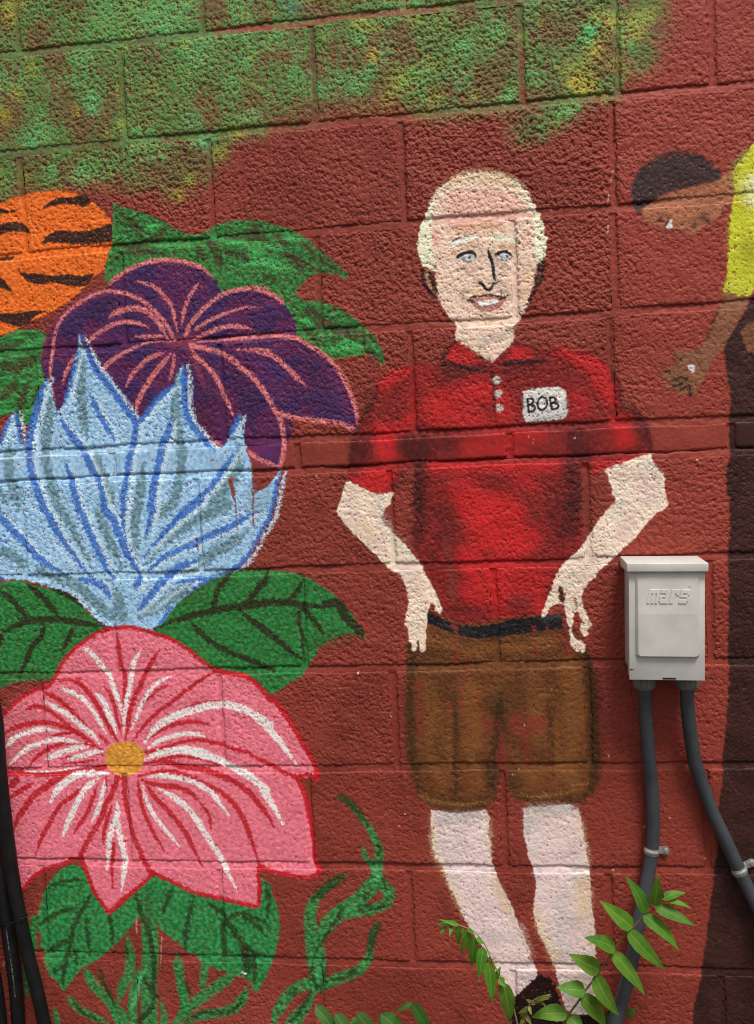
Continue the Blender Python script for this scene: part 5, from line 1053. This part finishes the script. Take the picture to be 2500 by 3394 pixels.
# ------------------------------------------------------------------ flexible conduits with their glands
def conduit(s, depths, label, gl, group):
    P = pts3(s, depths)
    t = thing("flexible_conduit", label, "conduit", tuple(P[-1]), group=group)
    sl_, S, fr = tube("conduit_sleeve", P, 0.0131, M_CONDUIT, None, 0.00125, 20, (0.0052, 0.00011))
    sl_.location = (0, 0, 0)
    top = Vector(survey(*px(gl)[0], 0.042)); inv = []
    rings = []; A = np.linspace(0, 2 * math.pi, 96, endpoint=False)
    box_bottom = survey(px(gl)[0][0], TILE['Q'][1] + 1836 / 4.13, 0.042)[2] + 0.0245
    zs_ = [(0.014, 0.0165, 0), (0.0, 0.0165, 0), (-0.0005, 0.0200, 1), (-0.003, 0.0207, 1), (-0.017, 0.0203, 1), (-0.0205, 0.0192, 1), (-0.0225, 0.0172, 0), (-0.0245, 0.0150, 0)]
    for dz, r, k in zs_:
        rings.append([(top.x + (r - (0.0014 if k and (math.degrees(a) % 30) < 5 else 0)) * math.cos(a), top.y + (r - (0.0014 if k and (math.degrees(a) % 30) < 5 else 0)) * math.sin(a), box_bottom + dz) for a in A])
    gn = link("gland_nut", rings_mesh("gland_nut", rings[::-1]), M_GLAND); mark_flat(gn, 35)
    reroot(t, [sl_, gn])
    return S, fr
SA, FA = conduit("Q:400,1700 402,1850 I:990,1280 1000,1420 1010,1560 1018,1650 L:1026,165 1032,240 1036,350 1037,480 1030,590 1012,720 985,860 960,980 935,1110 912,1250 878,1400 845,1520 808,1640 740,1850 600,2330",
                 [0.042, 0.042, 0.038, 0.032, 0.027, 0.023, 0.019, 0.0175, 0.0165, 0.016, 0.016, 0.018, 0.024, 0.031, 0.038, 0.046, 0.056, 0.062, 0.068, 0.075, 0.085],
                 "ribbed dark grey conduit running down from the left of the box behind the green leaves", "Q:397,1720", "conduits below the switch box")
SB_, FB = conduit("Q:983,1700 984,1850 I:1246,1250 1257,1380 1270,1470 L:1292,60 1318,140 1350,230 1400,370 1457,490 1515,615 1572,740 1630,860 1690,970 1800,1150 2000,1450 2400,2100",
                  [0.042, 0.042, 0.038, 0.033, 0.028, 0.023, 0.019, 0.017, 0.0165, 0.016, 0.016, 0.016, 0.017, 0.02, 0.026, 0.04, 0.06],
                  "ribbed dark grey conduit slanting away to the lower right over the dark painted trousers", "Q:983,1720", "conduits below the switch box")

def clamp(S, fr, pc, label):
    """one-hole strap round a conduit, its ear screwed to the wall on the right"""
    c0 = Vector(survey(*px(pc)[0], 0.03))
    k = int(np.argmin([(Vector(p) - c0).length for p in S]))
    c = Vector(S[k]); T = Vector(fr[k][0]).normalized(); Nn = Vector((0, -1, 0)); Nn = (Nn - T * Nn.dot(T)).normalized(); Sd = T.cross(Nn)
    if Sd.x < 0: Sd = -Sd
    r = 0.0140; wd = 0.0062; dep = -c.y
    t = thing("conduit_clamp", label, "pipe clamp", (c.x, -0.001, c.z), group="metal straps holding the conduits")
    path = []
    for a in np.linspace(-35, 180, 30):
        ar = math.radians(a); path.append((c - Sd * (r * math.cos(ar)) + Nn * (r * math.sin(ar)), (-Sd * math.cos(ar) + Nn * math.sin(ar))))
    path.append((c + Sd * (r + 0.0004) - Nn * (dep - 0.0075), Sd))
    path.append((c + Sd * (r + 0.0022) - Nn * (dep - 0.0048), (Sd + Nn).normalized()))
    rings = []
    for p, n in path:
        loop = [(-wd, 0), (-wd * 0.62, 0.0001), (-wd * 0.42, 0.0011), (0, 0.0015), (wd * 0.42, 0.0011), (wd * 0.62, 0.0001), (wd, 0), (wd, -0.001), (-wd, -0.001)]
        rings.append([tuple(p + T * a + n * b) for a, b in loop])
    band_ = link("strap_band", rings_mesh("strap_band", rings), M_ZINC); mark_flat(band_, 50)
    bm = bmesh.new(); bmesh.ops.create_cone(bm, cap_ends=True, segments=20, radius1=1, radius2=1, depth=1)
    R3 = Matrix((Sd, T, Nn)).transposed()
    base = c + Sd * (r + 0.0105) - Nn * (dep - 0.0042)
    bm.free(); bm = bmesh.new()
    L_, W_ = 0.0108, 0.0082
    pl = [(-L_, -W_ * 0.8), (L_ * 0.35, -W_)] + [(L_ * 0.35 + W_ * math.cos(a) * 0.95, W_ * math.sin(a)) for a in np.linspace(-1.35, 1.35, 9)] + [(L_ * 0.35, W_), (-L_, W_ * 0.8)]
    lo = [bm.verts.new(base + Sd * a + T * b) for a, b in pl]; hi = [bm.verts.new(base + Sd * a + T * b + Nn * 0.0013) for a, b in pl]
    bm.faces.new(hi); bm.faces.new(lo[::-1])
    for i in range(len(pl)): bm.faces.new([lo[i], lo[(i + 1) % len(pl)], hi[(i + 1) % len(pl)], hi[i]])
    bmesh.ops.recalc_face_normals(bm, faces=bm.faces)
    ear = from_bm("strap_ear", bm, M_ZINC, None, False)
    bm = bmesh.new(); M0 = Matrix.Translation(base + Sd * 0.0045 + Nn * 0.0018) @ R3.to_4x4()
    bmesh.ops.create_cone(bm, cap_ends=True, segments=24, radius1=0.0054, radius2=0.0052, depth=0.0009, matrix=M0)
    bmesh.ops.create_cone(bm, cap_ends=True, segments=6, radius1=0.0040, radius2=0.0036, depth=0.0034, matrix=Matrix.Translation(base + Sd * 0.0045 + Nn * 0.0040) @ R3.to_4x4())
    sc_ = from_bm("hex_screw", bm, M_ZINC, None, False)
    reroot(t, [band_, ear, sc_])
clamp(SA, FA, "P:248,205", "shiny zinc strap with hex screw holding the left conduit just above the leaves")
clamp(SB_, FB, "P:1405,512", "shiny zinc strap with hex screw holding the right conduit on the dark painted trousers")

# ------------------------------------------------------------------ black cables in the lower left corner
def cable(s, r, depth, label, prints=False):
    P = pts3(s, depth)
    t = thing("black_cable", label, "cable", tuple(P[-1]), group="black cables tied in a bundle")
    o, S, fr = tube("cable_jacket", P, r, M_CABLE, None, 0.004, 20)
    o.location = (0, 0, 0); objs = [o]
    if prints:
        bm = bmesh.new(); rr_ = random.Random(4)
        za, zb = survey(*px("R:78,1560")[0], 0.04)[2], survey(*px("R:140,2050")[0], 0.04)[2]
        pos = 0.0; k = 0
        while k < len(S) - 1:
            if zb < S[k][2] < za:
                t_, n_v, s_ = [Vector(q) for q in fr[k]]
                if s_.x < 0: s_ = -s_
                nn = (n_v * 0.92 + s_ * 0.36).normalized(); tt = t_; ss = tt.cross(nn).normalized()
                for q in range(2):
                    if rr_.random() < 0.2: continue
                    p = Vector(S[k]) + nn * (r + 0.00025) + tt * (q * 0.002 + rr_.uniform(0, 0.0004))
                    a_, b_ = rr_.uniform(0.0003, 0.0007), rr_.uniform(0.0007, 0.0013)
                    f = bm.faces.new([bm.verts.new(p + tt * i * a_ + ss * j * b_) for i, j in ((-1, -1), (1, -1), (1, 1), (-1, 1))])
            k += 1
        objs.append(from_bm("jacket_print", bm, M_PRINT, None, False))
    reroot(t, objs)
    return S, fr
cable("R:-60,-120 -22,110 0,430 22,650 52,900 82,1130 117,1350 167,1600 217,1820 264,2000 316,2243 370,2480 470,2960", 0.0136, 0.034, "thick plain black cable, the rightmost of the bundle beside the pink flower")
cable("R:-70,600 -28,1000 4,1200 30,1380 50,1530 78,1720 103,1900 118,2060 132,2243 150,2500 190,2960", 0.0142, 0.024, "black cable with a line of tiny white print, the middle one of the bundle", True)
cable("R:-120,1400 -62,1800 -22,2050 0,2243 20,2500 60,2960", 0.0148, 0.042, "black cable in the bottom left corner, the leftmost of the bundle")
# tie round the two right hand cables
tc = thing("cable_tie", "thin black tie looped round the two larger cables left of the green leaves", "cable tie", (0, 0, 0))
ca, cb = Vector(survey(*px("R:45,1512")[0], 0.024)), Vector(survey(*px("R:146,1490")[0], 0.034))
mid = (ca + cb) / 2; ex_ = (cb - ca).normalized(); la = (cb - ca).length / 2 + 0.0155; ey_ = Vector((0, -1, 0)); ey_ = (ey_ - ex_ * ey_.dot(ex_)).normalized()
lp = [mid + ex_ * (la * math.copysign(abs(math.cos(a)) ** 0.8, math.cos(a))) + ey_ * (0.0158 * math.copysign(abs(math.sin(a)) ** 0.7, math.sin(a))) for a in np.linspace(0, 2 * math.pi, 33)]
tc.location = mid
tb, _, _ = tube("tie_strap", lp, 0.0013, M_CABLE, None, 0.003, 8); tb.location = (0, 0, 0)
bm = bmesh.new(); p = cb + ex_ * 0.0125 + Vector((0, -0.012, 0.002)); add_box(bm, p.x - 0.003, p.x + 0.003, p.y - 0.002, p.y + 0.002, p.z - 0.0025, p.z + 0.0025); bevel(bm, 0.0006)
th = from_bm("tie_head", bm, M_CABLE, None)
reroot(tc, [tb, th])

# ------------------------------------------------------------------ seedlings growing along the foot of the wall
def leaflet(b, t, w_, mat, bow=0.10, roll=0.0, fold=0.16, rnd=None, curl=0.0):
    b, t = Vector(b), Vector(t); ax = t - b; L = ax.length
    view = (CAM - b).normalized()
    nrm = (view * 0.62 + Vector((0, -0.25, 0.55))); nrm = (nrm - ax.normalized() * nrm.dot(ax.normalized())).normalized()
    nrm = Matrix.Rotation(roll, 3, ax.normalized()) @ nrm
    side = ax.normalized().cross(nrm)
    ns_, nu = 13, 9
    V, UV = [], []
    r_ = rnd or random
    ph = r_.uniform(0, 6); asym = r_.uniform(-0.08, 0.08); kink = r_.uniform(-0.05, 0.05)
    for i in range(ns_):
        s = i / (ns_ - 1)
        pr = (math.sin(math.pi * min(1, s) ** 0.62) ** 0.82) * (1 - 0.22 * s) * 1.06 if 0 < s < 1 else 0.015
        c = b + ax * s + nrm * (bow * L * 4 * s * (1 - s) * 0.55) + side * (kink * L * math.sin(math.pi * s)) - Vector((0, 0, curl * L * s * s))
        for j in range(nu):
            u = j / (nu - 1) * 2 - 1
            ed = 1 + (0.035 * math.sin(s * 34 + ph + (3 if u > 0 else 0)) if abs(u) > 0.9 else 0)
            p = c + side * (u * w_ / 2 * pr * ed * (1 + asym * (1 if u > 0 else -1))) + nrm * (fold * abs(u) ** 1.2 * w_ * pr * 0.5 + 0.012 * w_ * math.sin(s * 17 + ph) * abs(u))
            V.append(tuple(p)); UV.append((u * 0.5 + 0.5, s))
    return link("leaflet", np_mesh("leaflet", V, grid_faces(ns_, nu), ('leaf_uv', UV)), mat)
RL = random.Random(21)
K_ = 0.000585 / 1.8356
def seedling(label, rachis, dr, leaves, mat, stem_mat, rad, ground_at, group=None):
    P = pts3(rachis, dr)
    P = [Vector((ground_at[0], ground_at[1], 0.0))] + P
    t = thing("tree_seedling", label, "plant", (ground_at[0], ground_at[1], 0.0), group=group)
    st, S, fr = tube("stem", P, rad, stem_mat, None, 0.004, 8); st.location = (0, 0, 0)
    objs = [st]
    for lf in leaves:
        a, b, w_ = lf[:3]; o = lf[3] if len(lf) > 3 else {}
        pa, pb = px(a)[0], px(b)[0]
        A0 = Vector(survey(*pa, 0.05))
        k = int(np.argmin([np.hypot(*(np.array(p)[[0, 2]] - np.array(A0)[[0, 2]])) for p in S]))
        d0 = o.get('d', float(-S[k][1]) + 0.001)
        A0 = Vector(survey(*pa, d0)); B0 = Vector(survey(*pb, d0 + o.get('dd', RL.uniform(-0.012, 0.022))))
        lo = leaflet(A0, B0, w_ * K_ * 0.88, o.get('m', mat), o.get('bow', RL.uniform(0.06, 0.14)), o.get('roll', RL.uniform(-0.28, 0.28)), o.get('fold', RL.uniform(0.10, 0.22)), RL)
        objs.append(lo)
    reroot(t, objs)
GP = "seedlings along the foot of the wall"
seedling("green seedling with paired pointed leaflets crossing in front of the grey conduit",
         "L:470,1720 520,1605 580,1520 640,1430 692,1365 742,1290 800,1200 855,1130 925,1055 1000,970 1050,930 1098,888", [0.075, 0.085, 0.09, 0.09, 0.092, 0.095, 0.098, 0.10, 0.10, 0.10, 0.10, 0.10],
         [("L:995,980", "L:870,752", 92), ("L:972,988", "L:1197,1208", 100), ("L:1042,932", "L:1066,742", 84), ("L:1045,935", "L:1293,1058", 90), ("L:1095,892", "L:1238,855", 66), ("L:1108,893", "L:1272,952", 46), ("L:1088,892", "L:1084,826", 40),
          ("L:915,1068", "L:710,898", 110), ("L:880,1080", "L:1112,1324", 104), ("L:812,1192", "L:617,1128", 108), ("L:783,1210", "L:987,1478", 108), ("L:716,1330", "L:523,1228", 118), ("L:684,1345", "L:832,1604", 112),
          ("L:626,1450", "L:447,1430", 112), ("L:598,1475", "L:750,1672", 116), ("L:520,1592", "L:296,1612", 108), ("L:524,1610", "L:610,1720", 110),
          ("L:870,1610", "L:937,1555", 50, dict(m=M_LEAF_D, d=0.02)), ("L:760,1660", "L:790,1540", 60, dict(m=M_LEAF_D, d=0.03)), ("L:700,1640", "L:820,1580", 60, dict(m=M_LEAF_D, d=0.03))],
         M_LEAF, M_STEM, [0.0032, 0.0028, 0.0022, 0.0016, 0.0010], (0.075, -0.07), GP)
seedling("arching seedling with drooping leaflets hanging in front of the painted left leg",
         "K:1700,1800 1640,1500 1592,1392 1535,1285 1485,1175 1425,1095 1372,1068 1312,1048 1252,1036 1195,1045", [0.075, 0.085, 0.09, 0.09, 0.088, 0.085, 0.08, 0.075, 0.07, 0.066],
         [("K:1590,1392", "K:1632,1650", 104), ("K:1505,1272", "K:1530,1524", 84), ("K:1472,1182", "K:1448,1380", 76), ("K:1420,1120", "K:1404,1304", 74), ("K:1392,1082", "K:1334,1218", 58), ("K:1322,1056", "K:1320,1174", 46), ("K:1282,1050", "K:1268,1122", 30), ("K:1252,1050", "K:1206,1114", 28),
          ("K:1312,1040", "K:1184,1050", 34), ("K:1330,1052", "K:1206,1016", 28), ("K:1432,1128", "K:1478,1168", 40), ("K:1378,1074", "K:1420,1108", 34), ("K:1502,1250", "K:1540,1276", 30), ("K:1570,1372", "K:1612,1430", 50), ("K:1350,1070", "K:1352,1130", 30),
          ("K:1545,1380", "K:1580,1300", 40)],
         M_LEAF, M_STEM_G, [0.0030, 0.0026, 0.0020, 0.0014, 0.0008], (-0.06, -0.07), GP)
seedling("low seedling with a row of broad dark leaflets below the painted green tendrils",
         "S:1500,1500 1440,1330 1300,1160 1000,1040 700,990 400,940 170,860", [0.05, 0.052, 0.054, 0.055, 0.055, 0.055, 0.055],
         [("S:150,775", "S:430,1150", 88, dict(d=.078, roll=.1)), ("S:365,860", "S:640,1200", 96, dict(d=.080, roll=-.1)), ("S:600,850", "S:900,1200", 104, dict(d=.080)), ("S:870,865", "S:1190,1180", 116, dict(d=.080, roll=.15)), ("S:850,860", "S:905,1120", 50, dict(d=.06)),
          ("S:1215,742", "S:1030,850", 40, dict(d=.08, fold=0.5)), ("S:1205,742", "S:1470,1130", 84, dict(d=.08)), ("S:560,900", "S:700,1200", 70, dict(d=.062)), ("S:330,900", "S:480,1200", 70, dict(d=.062))],
         M_LEAF_D, M_STEM_G, [0.0034, 0.0028, 0.0022, 0.0016], (-0.20, -0.06), GP)
seedling("small reddish green sprout with thin unopened leaflets in front of the painted black shoe",
         "L:255,1720 262,1640 272,1570 290,1525 330,1500 370,1490", [0.085, 0.09, 0.092, 0.094, 0.096, 0.098],
         [("L:320,1505", "L:425,1483", 34), ("L:312,1512", "L:408,1500", 30), ("L:330,1500", "L:395,1560", 26), ("L:290,1530", "L:355,1520", 34), ("L:280,1545", "L:228,1612", 28), ("L:275,1560", "L:215,1592", 24), ("L:270,1575", "L:246,1640", 28), ("L:285,1540", "L:300,1600", 24), ("L:350,1495", "L:420,1470", 20),
          ("L:266,1600", "L:300,1660", 30), ("L:262,1620", "L:222,1664", 30), ("L:300,1520", "L:262,1500", 22)],
         M_LEAF_Y, M_STEM, [0.0030, 0.0026, 0.0018, 0.0012], (-0.035, -0.085), GP)
